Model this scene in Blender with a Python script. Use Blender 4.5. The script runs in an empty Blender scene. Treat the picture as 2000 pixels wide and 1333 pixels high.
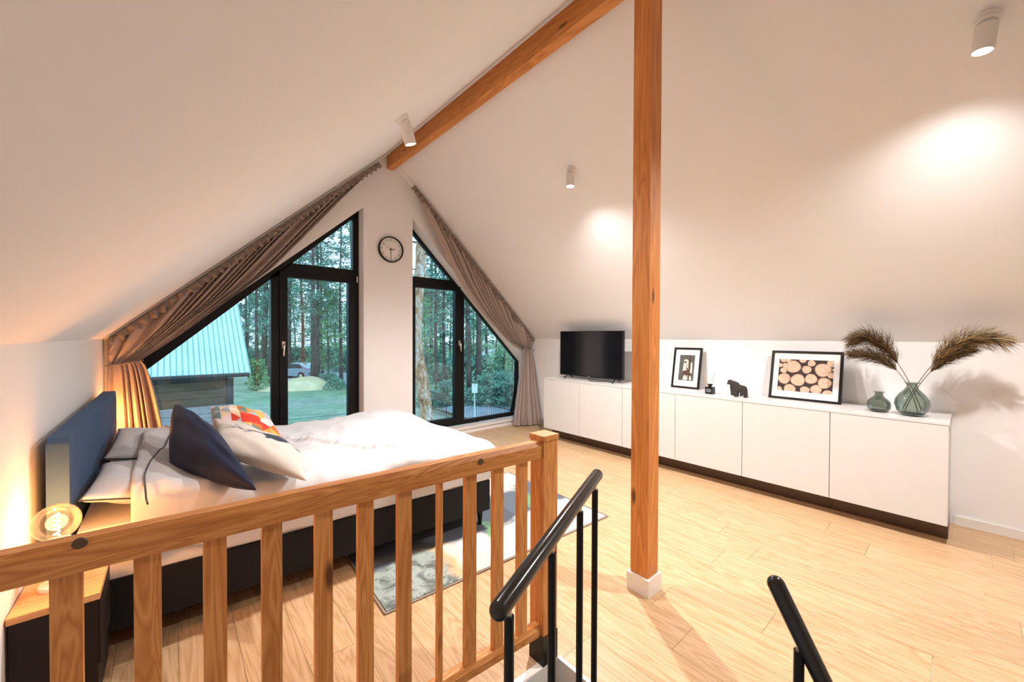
import bpy, bmesh, math, random
from mathutils import Vector, Matrix, Euler, noise
random.seed(7)
S = bpy.context.scene
COL = S.collection
R = math.radians

# ------------------------------------------------------------------ camera, sky, lights, exposure
CAM = Vector((0, 0, 1.3413)); FPX = 771.11
YAW, PITCH, ROLL = R(40.898), R(0.6774), R(0.197)
FW = Vector((math.sin(YAW)*math.cos(PITCH), math.cos(YAW)*math.cos(PITCH), -math.sin(PITCH)))
RT0 = Vector((math.cos(YAW), -math.sin(YAW), 0)); UP0 = RT0.cross(FW)
RT = math.cos(ROLL)*RT0 + math.sin(ROLL)*UP0; UP = -math.sin(ROLL)*RT0 + math.cos(ROLL)*UP0
cd = bpy.data.cameras.new('camera'); cam = bpy.data.objects.new('camera', cd); COL.objects.link(cam)
m3 = Matrix((RT, UP, -FW)).transposed()
cam.matrix_world = Matrix.Translation(CAM) @ m3.to_4x4()
cd.sensor_width = 36; cd.lens = FPX/2000*36; cd.clip_start = 0.02; cd.clip_end = 400
S.camera = cam
S.view_settings.view_transform = 'Standard'; S.view_settings.look = 'None'
S.view_settings.exposure = 0.56; S.view_settings.gamma = 1; S.view_settings.use_curve_mapping = False

w = bpy.data.worlds.new('sky'); S.world = w; w.use_nodes = True
nt = w.node_tree; bg = nt.nodes['Background']
tc = nt.nodes.new('ShaderNodeTexCoord'); sp = nt.nodes.new('ShaderNodeSeparateXYZ'); rp = nt.nodes.new('ShaderNodeValToRGB')
nt.links.new(tc.outputs['Generated'], sp.inputs[0]); nt.links.new(sp.outputs['Z'], rp.inputs[0]); nt.links.new(rp.outputs[0], bg.inputs[0])
rp.color_ramp.elements[0].position = 0.0; rp.color_ramp.elements[0].color = (0.62, 0.80, 1.0, 1)
rp.color_ramp.elements[1].position = 0.6; rp.color_ramp.elements[1].color = (0.52, 0.74, 1.0, 1)
bg.inputs[1].default_value = 1.7

SPOT_W = 135; WARM = (1.0, 0.965, 0.955); AMBER = (1.0, 0.43, 0.13)
def spot(loc, aim, power, angle=152, blend=1.0, radius=.03, col=WARM):
    l = bpy.data.lights.new('spot_beam', 'SPOT'); l.energy = power; l.color = col
    l.spot_size = R(angle); l.spot_blend = blend; l.shadow_soft_size = radius
    o = bpy.data.objects.new('spot_beam', l); COL.objects.link(o); o.location = loc
    d = Vector(aim) - Vector(loc); o.rotation_euler = d.to_track_quat('-Z', 'Y').to_euler(); return o
def point(loc, power, col, radius=.04):
    l = bpy.data.lights.new('lamp_glow', 'POINT'); l.energy = power; l.color = col; l.shadow_soft_size = radius
    o = bpy.data.objects.new('lamp_glow', l); COL.objects.link(o); o.location = loc; return o

# ------------------------------------------------------------------ materials
def newmat(name):
    m = bpy.data.materials.new(name); m.use_nodes = True
    return m, m.node_tree, m.node_tree.nodes['Principled BSDF']
def C4(c): return (c[0], c[1], c[2], 1)
def mapping(nt, scale, rnd=0.0):
    t = nt.nodes.new('ShaderNodeTexCoord'); mp = nt.nodes.new('ShaderNodeMapping'); mp.inputs['Scale'].default_value = scale
    nt.links.new(t.outputs['Object'], mp.inputs[0])
    if rnd:
        oi = nt.nodes.new('ShaderNodeObjectInfo'); mu = nt.nodes.new('ShaderNodeMath'); mu.operation = 'MULTIPLY'; mu.inputs[1].default_value = rnd
        nt.links.new(oi.outputs['Random'], mu.inputs[0]); nt.links.new(mu.outputs[0], mp.inputs['Location'])
    return mp
def noi(nt, vec, scale, detail=3, rough=.5, dist=0):
    n = nt.nodes.new('ShaderNodeTexNoise'); n.inputs['Scale'].default_value = scale; n.inputs['Detail'].default_value = detail
    n.inputs['Roughness'].default_value = rough; n.inputs['Distortion'].default_value = dist
    nt.links.new(vec.outputs[0], n.inputs['Vector']); return n
def ramp(nt, src, stops):
    r = nt.nodes.new('ShaderNodeValToRGB'); e = r.color_ramp.elements
    while len(e) < len(stops): e.new(0.5)
    for i, (p, c) in enumerate(stops): e[i].position = p; e[i].color = C4(c)
    nt.links.new(src, r.inputs[0]); return r
def mixc(nt, a, b, fac, mode='MIX'):
    m = nt.nodes.new('ShaderNodeMix'); m.data_type = 'RGBA'; m.blend_type = mode
    for s, v in ((0, fac), (6, a), (7, b)):
        if hasattr(v, 'is_linked'): nt.links.new(v, m.inputs[s])
        else: m.inputs[s].default_value = v if s == 0 else C4(v)
    return m.outputs[2]
def bump(nt, bs, src, strength, dist=.01):
    b = nt.nodes.new('ShaderNodeBump'); b.inputs['Strength'].default_value = strength; b.inputs['Distance'].default_value = dist
    nt.links.new(src, b.inputs['Height']); nt.links.new(b.outputs[0], bs.inputs['Normal'])
def plain(name, c, rough=.5, metal=0, spec=.5, var=.06, scale=8, bmp=0, bscale=200, coat=0):
    m, nt, b = newmat(name); b.inputs['Roughness'].default_value = rough; b.inputs['Metallic'].default_value = metal
    b.inputs['Specular IOR Level'].default_value = spec; b.inputs['Coat Weight'].default_value = coat
    mp = mapping(nt, (1, 1, 1)); n = noi(nt, mp, scale, 4)
    lo = [max(0, x*(1-var)) for x in c]; hi = [min(1, x*(1+var)) for x in c]
    r = ramp(nt, n.outputs['Fac'], [(.3, lo), (.7, hi)]); nt.links.new(r.outputs[0], b.inputs['Base Color'])
    if bmp: n2 = noi(nt, mp, bscale, 2); bump(nt, b, n2.outputs['Fac'], bmp, .003)
    return m
def fabric(name, c, rough=.9, sheen=.3, bmp=.25, var=.08, scale=6, crease=0):
    m = plain(name, c, rough, 0, .2, var, scale, bmp, 420); b = m.node_tree.nodes['Principled BSDF']
    b.inputs['Sheen Weight'].default_value = sheen; return m
def wood(name, dark, mid, light, axis='x', rough=.45, ring=1.0, rnd=37.0, knots=True):
    m, nt, b = newmat(name); b.inputs['Roughness'].default_value = rough
    k = {'x': (0.7, 9, 9), 'y': (9, 0.7, 9), 'z': (9, 9, 0.7)}[axis]
    mp = mapping(nt, [q*ring for q in k], rnd)
    n1 = noi(nt, mp, 1.6, 2, .5, 1.2)
    wv = nt.nodes.new('ShaderNodeMath'); wv.operation = 'MULTIPLY'; wv.inputs[1].default_value = 9; nt.links.new(n1.outputs['Fac'], wv.inputs[0])
    fr = nt.nodes.new('ShaderNodeMath'); fr.operation = 'PINGPONG'; fr.inputs[1].default_value = .5; nt.links.new(wv.outputs[0], fr.inputs[0])
    n2 = noi(nt, mp, 14, 4, .7)
    ad = nt.nodes.new('ShaderNodeMath'); ad.operation = 'MULTIPLY_ADD'; ad.inputs[1].default_value = .45; nt.links.new(n2.outputs['Fac'], ad.inputs[0]); nt.links.new(fr.outputs[0], ad.inputs[2])
    r = ramp(nt, ad.outputs[0], [(.12, dark), (.42, mid), (.8, light)])
    out = r.outputs[0]
    if knots:
        k2 = {'x': (1.5, 5, 5), 'y': (5, 1.5, 5), 'z': (5, 5, 1.5)}[axis]
        mk = mapping(nt, k2, rnd*1.7); v = nt.nodes.new('ShaderNodeTexVoronoi'); v.inputs['Scale'].default_value = 1.5; nt.links.new(mk.outputs[0], v.inputs['Vector'])
        kr = ramp(nt, v.outputs['Distance'], [(.055, (1, 1, 1)), (.13, (0, 0, 0))])
        out = mixc(nt, out, [q*.28 for q in dark], kr.outputs[0])
    oi = nt.nodes.new('ShaderNodeObjectInfo'); rr = ramp(nt, oi.outputs['Random'], [(0, (.88, .88, .88)), (1, (1.0, 1.0, 1.0))])
    out = mixc(nt, out, rr.outputs[0], 1.0, 'MULTIPLY')
    nt.links.new(out, b.inputs['Base Color']); bump(nt, b, ad.outputs[0], .12, .002)
    return m
def emis(name, c, s):
    m, nt, b = newmat(name); b.inputs['Base Color'].default_value = C4(c); b.inputs['Emission Color'].default_value = C4(c); b.inputs['Emission Strength'].default_value = s
    return m
def thin_glass(name, tint=(1, 1, 1), refl=1.0):
    m, nt, b = newmat(name); nt.nodes.remove(b); out = nt.nodes['Material Output']
    t = nt.nodes.new('ShaderNodeBsdfTransparent'); t.inputs[0].default_value = C4(tint)
    g = nt.nodes.new('ShaderNodeBsdfGlossy'); g.inputs['Roughness'].default_value = .01; g.inputs[0].default_value = (.9, .95, 1, 1)
    f = nt.nodes.new('ShaderNodeFresnel'); f.inputs[0].default_value = 1.5
    k = nt.nodes.new('ShaderNodeMath'); k.operation = 'MULTIPLY'; k.inputs[1].default_value = refl; nt.links.new(f.outputs[0], k.inputs[0])
    x = nt.nodes.new('ShaderNodeMixShader'); nt.links.new(k.outputs[0], x.inputs[0]); nt.links.new(t.outputs[0], x.inputs[1]); nt.links.new(g.outputs[0], x.inputs[2])
    nt.links.new(x.outputs[0], out.inputs['Surface']); return m

M = {}
M['wall'] = plain('white_plaster', (.86, .845, .835), .85, 0, .2, .012, 3, .05, 90)
M['ceil'] = plain('white_ceiling_paint', (.875, .88, .885), .85, 0, .2, .012, 2, .05, 120)
M['trimw'] = plain('white_trim_paint', (.84, .80, .75), .4, 0, .4, .02)
M['dark'] = plain('anthracite_window_frame', (.007, .007, .008), .45, 0, .22, .1)
M['pane'] = thin_glass('window_glass', (.88, .98, .98))
M['pine_x'] = wood('pine_rail', (.50, .165, .033), (.68, .265, .062), (.82, .39, .12), 'x')
M['pine_z'] = wood('pine_upright', (.52, .175, .035), (.69, .275, .068), (.82, .39, .12), 'z')
M['beam_y'] = wood('pine_beam', (.46, .16, .03), (.62, .235, .05), (.74, .31, .08), 'y', ring=.6)
M['post_z'] = wood('pine_post', (.52, .165, .03), (.68, .24, .045), (.80, .32, .075), 'z', ring=.6)
M['oak'] = wood('oak_laminate', (.46, .27, .125), (.59, .37, .195), (.67, .45, .265), 'y', .34, .8, 53, knots=False)
M['oak2'] = wood('oak_strip', (.50, .30, .15), (.64, .41, .23), (.74, .52, .32), 'x', .4, .8, 53, knots=False)
M['cab'] = plain('white_cabinet_lacquer', (.66, .635, .61), .32, 0, .5, .01)
M['kick'] = plain('brown_plinth', (.10, .055, .03), .35, 0, .5, .1)
M['blackmetal'] = plain('black_powder_coat', (.006, .006, .006), .35, 0, .25, .1)
M['blackplastic'] = plain('black_plastic', (.008, .007, .007), .4, 0, .22, .1)
M['handrail'] = plain('black_lacquered_rail', (.010, .009, .008), .16, 0, .6, .15, 30)
M['screen'] = plain('tv_screen_glass', (.006, .006, .008), .12, 0, .6, .1)
M['grey_stone'] = plain('grey_stair_paint', (.16, .155, .17), .5, 0, .4, .1)
M['bedbase'] = fabric('anthracite_bed_fabric', (.015, .0145, .015), .9, .03)
M['headboard'] = fabric('blue_headboard_fabric', (.05, .098, .185), .9, .04, .3)
M['linen'] = fabric('white_bed_linen', (.60, .585, .585), .85, .10, .12, .03)
M['mattress'] = fabric('white_mattress_ticking', (.76, .73, .71), .9, .1, .2, .03)
M['piping'] = fabric('dark_piping', (.025, .03, .045))
M['velvet'] = fabric('navy_velvet', (.006, .010, .034), .6, .05, .15, .25, 5)
M['canvas'] = fabric('cream_canvas', (.62, .56, .50), .9, .1, .35, .03)
M['curtain'] = fabric('taupe_curtain_cloth', (.42, .335, .295), .85, .1, .15, .04)
M['curtain'].node_tree.nodes['Principled BSDF'].inputs['Roughness'].default_value = .6
M['lining'] = fabric('pale_curtain_lining', (.55, .53, .52), .9, .1, .1, .04)
M['heading'] = fabric('grey_brown_heading_tape', (.28, .215, .18), .9, .1, .2, .2, 30)
M['tabletop'] = wood('honey_tabletop', (.55, .27, .10), (.68, .36, .15), (.78, .46, .22), 'x', .4, .8, knots=False)
M['tabledark'] = plain('dark_brown_table_body', (.012, .006, .005), .6, 0, .3)
M['lampwhite'] = plain('white_lamp_body', (.82, .80, .77), .4)
M['bulbglass'] = thin_glass('amber_bulb_glass', (1.0, .88, .72), .5)
_n = M['bulbglass'].node_tree; _o = _n.nodes['Material Output']; _e = _n.nodes.new('ShaderNodeEmission'); _e.inputs[0].default_value = (1, .55, .24, 1); _e.inputs[1].default_value = .08
_a = _n.nodes.new('ShaderNodeAddShader'); _n.links.new(_o.inputs[0].links[0].from_socket, _a.inputs[0]); _n.links.new(_e.outputs[0], _a.inputs[1]); _n.links.new(_a.outputs[0], _o.inputs[0])
M['filament'] = emis('glowing_filament', (1.0, .66, .30), 30)
M['lens'] = emis('spotlight_lens', (1.0, .90, .76), 14)
M['chrome'] = plain('brushed_steel', (.72, .66, .60), .3, .9)
M['mat_white'] = plain('white_card', (.82, .79, .76), .8, 0, .2, .02)
M['glassgreen'] = thin_glass('smoky_green_glass', (.72, .76, .72), .55)
M['glassdark'] = plain('dark_green_glass_base', (.02, .035, .03), .08, 0, .7, .1)
M['plume_d'] = plain('dark_brown_plume', (.14, .09, .045), .9, 0, .1, .3, 60)
M['plume_l'] = plain('tan_plume', (.42, .29, .14), .9, 0, .1, .3, 60)
M['horsewood'] = plain('black_stained_wood', (.032, .026, .022), .6, 0, .4, .25, 40)
M['reed'] = plain('natural_reed', (.62, .36, .16), .7)

# ------------------------------------------------------------------ helpers
def tagd(o, label=None, cat=None, group=None, kind=None):
    if label: o['label'] = label
    if cat: o['category'] = cat
    if group: o['group'] = group
    if kind: o['kind'] = kind
    return o
def thing(name, label, cat, loc=(0, 0, 0), group=None, kind=None):
    o = bpy.data.objects.new(name, None); COL.objects.link(o); o.location = loc; o.empty_display_size = .1
    return tagd(o, label, cat, group, kind)
def wloc(o):
    v = Vector((0, 0, 0))
    while o: v += o.location; o = o.parent
    return v
def obj(name, bm, mat, parent=None, loc=None, smooth=None, label=None, kind=None, bevel=0, mats=None):
    """bm holds world coordinates; verts are moved relative to the object's own origin"""
    if bevel:
        es = [e for e in bm.edges if len(e.link_faces) == 2 and e.calc_face_angle(0) > .6]
        bmesh.ops.bevel(bm, geom=es, offset=bevel, segments=2, profile=.6, affect='EDGES')
    bmesh.ops.recalc_face_normals(bm, faces=bm.faces)
    base = wloc(parent) if parent else Vector((0, 0, 0))
    own = Vector(loc) if loc is not None else base
    for v in bm.verts: v.co -= own
    me = bpy.data.meshes.new(name); bm.to_mesh(me); bm.free()
    for mm in (mats or [mat]): me.materials.append(mm)
    if smooth is not None:
        for p in me.polygons: p.use_smooth = True
        if smooth < 3.1:
            me.set_sharp_from_angle(angle=smooth)
    o = bpy.data.objects.new(name, me); COL.objects.link(o)
    if parent: o.parent = parent
    o.location = own - base
    if label: o['label'] = label
    if kind: o['kind'] = kind
    return o
def B(): return bmesh.new()
def box(bm, x0, x1, y0, y1, z0, z1):
    vs = [bm.verts.new((x, y, z)) for x in (x0, x1) for y in (y0, y1) for z in (z0, z1)]
    for f in ((0, 1, 3, 2), (4, 6, 7, 5), (0, 4, 5, 1), (2, 3, 7, 6), (0, 2, 6, 4), (1, 5, 7, 3)): bm.faces.new([vs[i] for i in f])
    return vs
def bx(*a): b = B(); box(b, *a); return b
def prism(bm, pts, y0, y1):
    a = [bm.verts.new((x, y0, z)) for x, z in pts]; b = [bm.verts.new((x, y1, z)) for x, z in pts]
    bm.faces.new(a); bm.faces.new(b[::-1]); n = len(pts)
    for i in range(n): bm.faces.new((a[i], b[i], b[(i+1) % n], a[(i+1) % n]))
def pr(pts, y0, y1): b = B(); prism(b, pts, y0, y1); return b
def slab(bm, pts, off):
    a = [bm.verts.new(p) for p in pts]; b = [bm.verts.new(Vector(p)+Vector(off)) for p in pts]
    bm.faces.new(a); bm.faces.new(b[::-1]); n = len(pts)
    for i in range(n): bm.faces.new((a[i], b[i], b[(i+1) % n], a[(i+1) % n]))
def frame_of(d):
    d = d.normalized(); a = Vector((0, 0, 1)) if abs(d.z) < .9 else Vector((1, 0, 0)); u = d.cross(a).normalized(); return u, d.cross(u)
def tube(bm, pts, rad, seg=12, caps=True, flat=1.0):
    pts = [Vector(p) for p in pts]; rads = rad if isinstance(rad, (list, tuple)) else [rad]*len(pts)
    u, v = frame_of(pts[1]-pts[0]); rings = []
    for i, p in enumerate(pts):
        d = (pts[min(i+1, len(pts)-1)] - pts[max(i-1, 0)]).normalized()
        u = (u - d*u.dot(d)).normalized(); v = d.cross(u)
        rings.append([bm.verts.new(p + (u*math.cos(t)+v*math.sin(t)*flat)*rads[i]) for t in [2*math.pi*k/seg for k in range(seg)]])
    for a, b in zip(rings, rings[1:]):
        for k in range(seg): bm.faces.new((a[k], a[(k+1) % seg], b[(k+1) % seg], b[k]))
    if caps: bm.faces.new(rings[0][::-1]); bm.faces.new(rings[-1])
def tb(pts, rad, seg=12, **k): b = B(); tube(b, pts, rad, seg, **k); return b
def lathe(bm, prof, c, seg=32, axis=(0, 0, 1)):
    q = Vector((0, 0, 1)).rotation_difference(Vector(axis)); c = Vector(c); rings = []
    for r, h in prof:
        if r < 1e-5: rings.append([bm.verts.new(c + q @ Vector((0, 0, h)))])
        else: rings.append([bm.verts.new(c + q @ Vector((r*math.cos(2*math.pi*k/seg), r*math.sin(2*math.pi*k/seg), h))) for k in range(seg)])
    for a, b in zip(rings, rings[1:]):
        for k in range(seg):
            A = a[k % len(a)]; A2 = a[(k+1) % len(a)]; Bb = b[k % len(b)]; B2 = b[(k+1) % len(b)]
            f = []
            for x in (A, A2, B2, Bb):
                if x not in f: f.append(x)
            if len(f) > 2: bm.faces.new(f)
def lt(prof, c, seg=32, axis=(0, 0, 1)): b = B(); lathe(b, prof, c, seg, axis); return b
def ball_end(p, d, r, rev=False, n=5):
    """points and radii of a rounded end"""
    return [(Vector(p)+Vector(d)*r*math.sin(a), r*math.cos(a)) for a in [math.pi/2*i/n for i in range(n+1)]]
def cpy(o, parent=None):
    c = o.copy(); COL.objects.link(c)
    if parent: c.parent = parent
    for ch in o.children: cpy(ch, c)
    return c
def ray(x, y, d):
    """a measured point: the direction of a photograph pixel, d metres deep"""
    return CAM + (FW + RT*((x-1000)/FPX) - UP*((y-666.5)/FPX))*d
def on(x, y, ax, val):
    r = ray(x, y, 1)-CAM; return CAM + r*((val-CAM[ax])/r[ax])
def nz(x, y, z=0.0, s=1.0): return noise.noise(Vector((x*s, y*s, z*s)))

# ------------------------------------------------------------------ room shell
XL, XR, YE, YB = -.397, 4.274, 4.528, -2.7
EZ = 1.31; SL = .933; XM = 1.9385; ZM = EZ+SL*(XM-XL)
def zc(x): return min(EZ+SL*(x-XL), EZ+SL*(XR-x))
HX0, HX1, HY0, HY1 = XL, 1.219, -2.0, 1.112     # stair opening

b = B()
for x0, x1, y0, y1 in ((XL-.1, XR+.1, HY1, YE), (HX1, XR+.1, YB, HY1), (XL-.1, HX1, YB, HY0)): box(b, x0, x1, y0, y1, -.25, -.009)
floor = obj('floor', b, M['trimw'], kind='structure')
xs = [1.62+.2*k for k in range(-11, 15)]
joints = {}
for i in range(len(xs)-1):
    x0, x1 = max(xs[i], XL+.001), min(xs[i+1], XR-.001)
    if x1-x0 < .02: continue
    y = YB - random.random()*1.28
    if abs(xs[i]-1.62) < .01: y = .815-1.28*3
    if abs(xs[i]-2.82) < .01: y = 1.105-1.28*3
    if abs(xs[i]-1.42) < .01: y = .30-1.28*3
    while y < YE:
        a0, a1 = max(y, YB+.001), min(y+1.28, YE-.001); y += 1.28
        segs = [(a0, a1)]
        if x0 < HX1-.02:
            segs = []
            if a0 < HY0: segs.append((a0, min(a1, HY0)))
            if a1 > HY1+.03: segs.append((max(a0, HY1+.03), a1))
        for s0, s1 in segs:
            if s1-s0 < .02: continue
            obj('plank', bx(x0+.0007, x1-.0007, s0+.0008, s1-.0008, -.009, 0), M['oak'], floor, loc=((x0+x1)/2, (s0+s1)/2, 0))
# opening edge strip and fascia
obj('trim_1', bx(XL, HX1, HY1-.004, HY1+.03, -.25, .001), M['trimw'], kind='structure')
obj('trim_2', bx(HX1-.004, HX1+.012, HY0, HY1-.004, -.25, .001), M['trimw'], kind='structure')
# walls
b = B(); box(b, XL-.1, XL, YB, HY0, 0, EZ); box(b, XL-.1, XL, HY1, YE, 0, EZ); box(b, XL-.1, XL, HY0, HY1, -2.75, EZ)
obj('wall_left', b, M['wall'], kind='structure')
obj('wall_right', bx(XR, XR+.1, YB, YE, 0, EZ), M['wall'], kind='structure')
b = B(); t = .14
slab(b, [(XL-.1, YB, zc(XL)-SL*.1), (XL-.1, YE+.2, zc(XL)-SL*.1), (XM, YE+.2, ZM), (XM, YB, ZM)], (-.05, 0, t))
slab(b, [(XR+.1, YB, zc(XR)-SL*.1), (XR+.1, YE+.2, zc(XR)-SL*.1), (XM, YE+.2, ZM), (XM, YB, ZM)], (.05, 0, t))
obj('ceiling', b, M['ceil'], kind='structure')
LO = lambda x: 2.809-.90*(1.677-x)
RO = lambda x: 2.795-.968*(x-2.283)
YO = YE+.24
b = B()
e = .002
prism(b, [(XL, 0), (-.25, 0), (-.25, zc(-.25)), (XL, EZ)], YE, YO)
prism(b, [(-.25, LO(-.25)), (1.677, LO(1.677)), (1.677, zc(1.677)), (-.25, zc(-.25))], YE, YO)
prism(b, [(1.677, 0), (2.283, 0), (2.283, zc(2.283)), (XM, ZM), (1.677, zc(1.677))], YE, YO)
prism(b, [(2.283, RO(2.283)), (4.2, RO(4.2)), (4.2, zc(4.2)), (2.283, zc(2.283))], YE, YO)
prism(b, [(4.2, 0), (XR, 0), (XR, EZ), (4.2, zc(4.2))], YE, YO)
prism(b, [(-.25, 0), (1.677, 0), (1.677, .06), (-.25, .06)], YE, YO)
prism(b, [(2.283, 0), (4.2, 0), (4.2, .06), (2.283, .06)], YE, YO)
obj('wall_far', b, M['wall'], kind='structure')
obj('wall_back', pr([(XL, 0), (XR, 0), (XR, EZ), (XM, ZM), (XL, EZ)], YB-.1, YB), M['wall'], kind='structure')
# shaft below
b = B(); box(b, HX1+.012, HX1+.1, HY0, HY1, -2.75, -.25); box(b, XL, HX1+.1, HY1+.03, HY1+.1, -2.75, -.25); box(b, XL, HX1+.1, HY0-.1, HY0, -2.75, -.25)
obj('wall_stairwell', b, M['wall'], kind='structure')
obj('floor_lower', bx(XL-.1, XR+.1, YB, YE, -2.9, -2.75), M['oak2'], kind='structure')
# baseboards
def bboard(name, *a): obj(name, bx(*a), M['trimw'], kind='structure', bevel=.004)
bboard('baseboard_right', XR-.014, XR, YB, .05, 0, .062)
bboard('baseboard_far', 1.68, 2.28, YE-.014, YE, 0, .062)
bboard('baseboard_left', XL, XL+.014, HY1+.03, YE-.02, 0, .062)
# sills
obj('trim_3', bx(-.25, 1.677, YE-.02, 4.686, .06, .085), M['trimw'], kind='structure', bevel=.004)
obj('trim_4', bx(2.283, 4.2, YE-.02, 4.686, .06, .085), M['trimw'], kind='structure', bevel=.004)

# ------------------------------------------------------------------ windows
FY0, FY1 = 4.686, 4.75
GL = lambda x: 2.700-.943*(1.609-x)
LW = lambda x: 2.817-.948*(1.675-x)
RW = lambda x: 2.76-.953*(x-2.363)
def wpart(par, name, pts, y0=FY0, y1=FY1, mat=None, bev=.004, label=None):
    return obj(name, pr(pts, y0, y1), mat or M['dark'], par, bevel=bev, label=label)
def rect(x0, x1, z0, z1): return [(x0, z0), (x1, z0), (x1, z1), (x0, z1)]
w1 = thing('window_1', 'tall sloping-topped black window with a glazed door, left of the clock', None, (.7, FY0, .1), kind='structure')
wpart(w1, 'frame_post', [(1.609, .09), (1.70, .09), (1.70, 2.81), (1.609, 2.72)])
wpart(w1, 'frame_post', rect(-.26, -.19, .09, LW(-.26)-.07))
wpart(w1, 'frame_bottom', rect(-.19, 1.609, .09, .17))
wpart(w1, 'frame_slope', [(-.26, GL(-.26)), (1.70, GL(1.70)), (1.70, LO(1.70)+.06), (-.26, LO(-.26)+.06)])
wpart(w1, 'mullion', [(.785, .17), (.86, .17), (.86, 2.03), (.785, 1.95)])
wpart(w1, 'transom', [(.80, 1.95), (1.609, 1.98), (1.609, 2.107), (.965, 2.107)])
ds = obj('door_sash', (lambda b: (prism(b, rect(.86, .932, .15, 2.0), FY0-.022, FY1-.01), prism(b, rect(1.553, 1.635, .15, 2.0), FY0-.022, FY1-.01),
      prism(b, rect(.932, 1.553, .15, .235), FY0-.022, FY1-.01), prism(b, rect(.932, 1.553, 1.952, 2.0), FY0-.022, FY1-.01), b)[-1])(B()), M['dark'], w1)
wpart(ds, 'pane', rect(.925, 1.56, .225, 1.96), 4.705, 4.709, M['pane'], 0)
def handle(par, x, z, s=1):
    h = obj('handle', tb([(x, FY0-.022, z+.03), (x, FY0-.055, z+.03), (x, FY0-.06, z+.02), (x-.004*s, FY0-.062, z-.085)], [.011, .010, .011, .009], 10), M['chrome'], par, smooth=.8, label='pale metal window handle')
    obj('handle_plate', bx(x-.015, x+.015, FY0-.03, FY0-.0215, z-.01, z+.065), M['chrome'], h, bevel=.003)
handle(ds, .892, 1.215)
obj('hinge', tb([(1.648, FY0-.03, 1.96), (1.648, FY0-.03, 2.03)], .009, 10), M['chrome'], ds, smooth=.8)
wpart(w1, 'pane', [(-.20, .16), (.79, .16), (.79, GL(.79)+.01), (-.20, GL(-.20)+.01)], 4.715, 4.719, M['pane'], 0)
wpart(w1, 'pane', [(.96, 2.095), (1.615, 2.095), (1.615, GL(1.615)+.01)], 4.715, 4.719, M['pane'], 0)
w2 = thing('window_2', 'tall sloping-topped black window right of the clock', None, (3.2, FY0, .1), kind='structure')
wpart(w2, 'frame_post', [(2.27, .09), (2.362, .09), (2.362, 2.69), (2.27, 2.78)])
wpart(w2, 'frame_post', rect(4.165, 4.23, .09, RW(4.2)-.07))
wpart(w2, 'frame_bottom', rect(2.362, 4.165, .09, .147))
wpart(w2, 'frame_slope', [(2.27, RW(2.27)-.084), (4.23, RW(4.23)-.084), (4.23, RW(4.23)+.03), (2.27, RW(2.27)+.03)])
wpart(w2, 'mullion', [(3.05, .147), (3.158, .147), (3.158, 1.93), (3.05, 2.03)])
wpart(w2, 'transom', [(2.362, 1.985), (3.09, 1.985), (2.95, 2.112), (2.362, 2.112)])
ws = obj('sash', (lambda b: (prism(b, rect(2.33, 2.392, .13, 2.03), FY0-.022, FY1-.01), prism(b, rect(3.0, 3.085, .13, 2.03), FY0-.022, FY1-.01),
      prism(b, rect(2.392, 3.0, .13, .204), FY0-.022, FY1-.01), prism(b, rect(2.392, 3.0, 1.974, 2.03), FY0-.022, FY1-.01), b)[-1])(B()), M['dark'], w2)
wpart(ws, 'pane', rect(2.385, 3.01, .195, 1.98), 4.705, 4.709, M['pane'], 0)
handle(ws, 3.062, 1.215, -1)
wpart(w2, 'pane', [(3.15, .14), (4.175, .14), (4.175, RW(4.175)-.07), (3.15, RW(3.15)-.07)], 4.715, 4.719, M['pane'], 0)
wpart(w2, 'pane', [(2.355, 2.105), (2.96, 2.105), (2.355, RW(2.355)-.07)], 4.715, 4.719, M['pane'], 0)

# ------------------------------------------------------------------ timber
obj_b = obj('ridge_beam', bx(1.951, 2.029, YB, YE, 3.321, 3.49), M['beam_y'], loc=(1.99, 1, 3.32), bevel=.003)
tagd(obj_b, 'long exposed pine ridge beam running under the ceiling peak', 'beam')
pt = thing('timber_post', 'square full-height pine post standing on a white plinth block', 'post', (1.903, 1.117, 0))
obj('post_shaft', bx(1.853, 1.954, 1.066, 1.167, 0, ZM), M['post_z'], pt, bevel=.003)
b = B(); a = .028
lo = [(1.853-.012, 1.066-.012), (1.954+.024, 1.066-.012), (1.954+.024, 1.167+.024), (1.853-.012, 1.167+.024)]
box(b, 1.853-.014, 1.954+.014, 1.066-.014, 1.167+.014, 0, .09)
obj('plinth', b, M['trimw'], pt, bevel=.006, label='white square plinth around the post foot')

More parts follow.
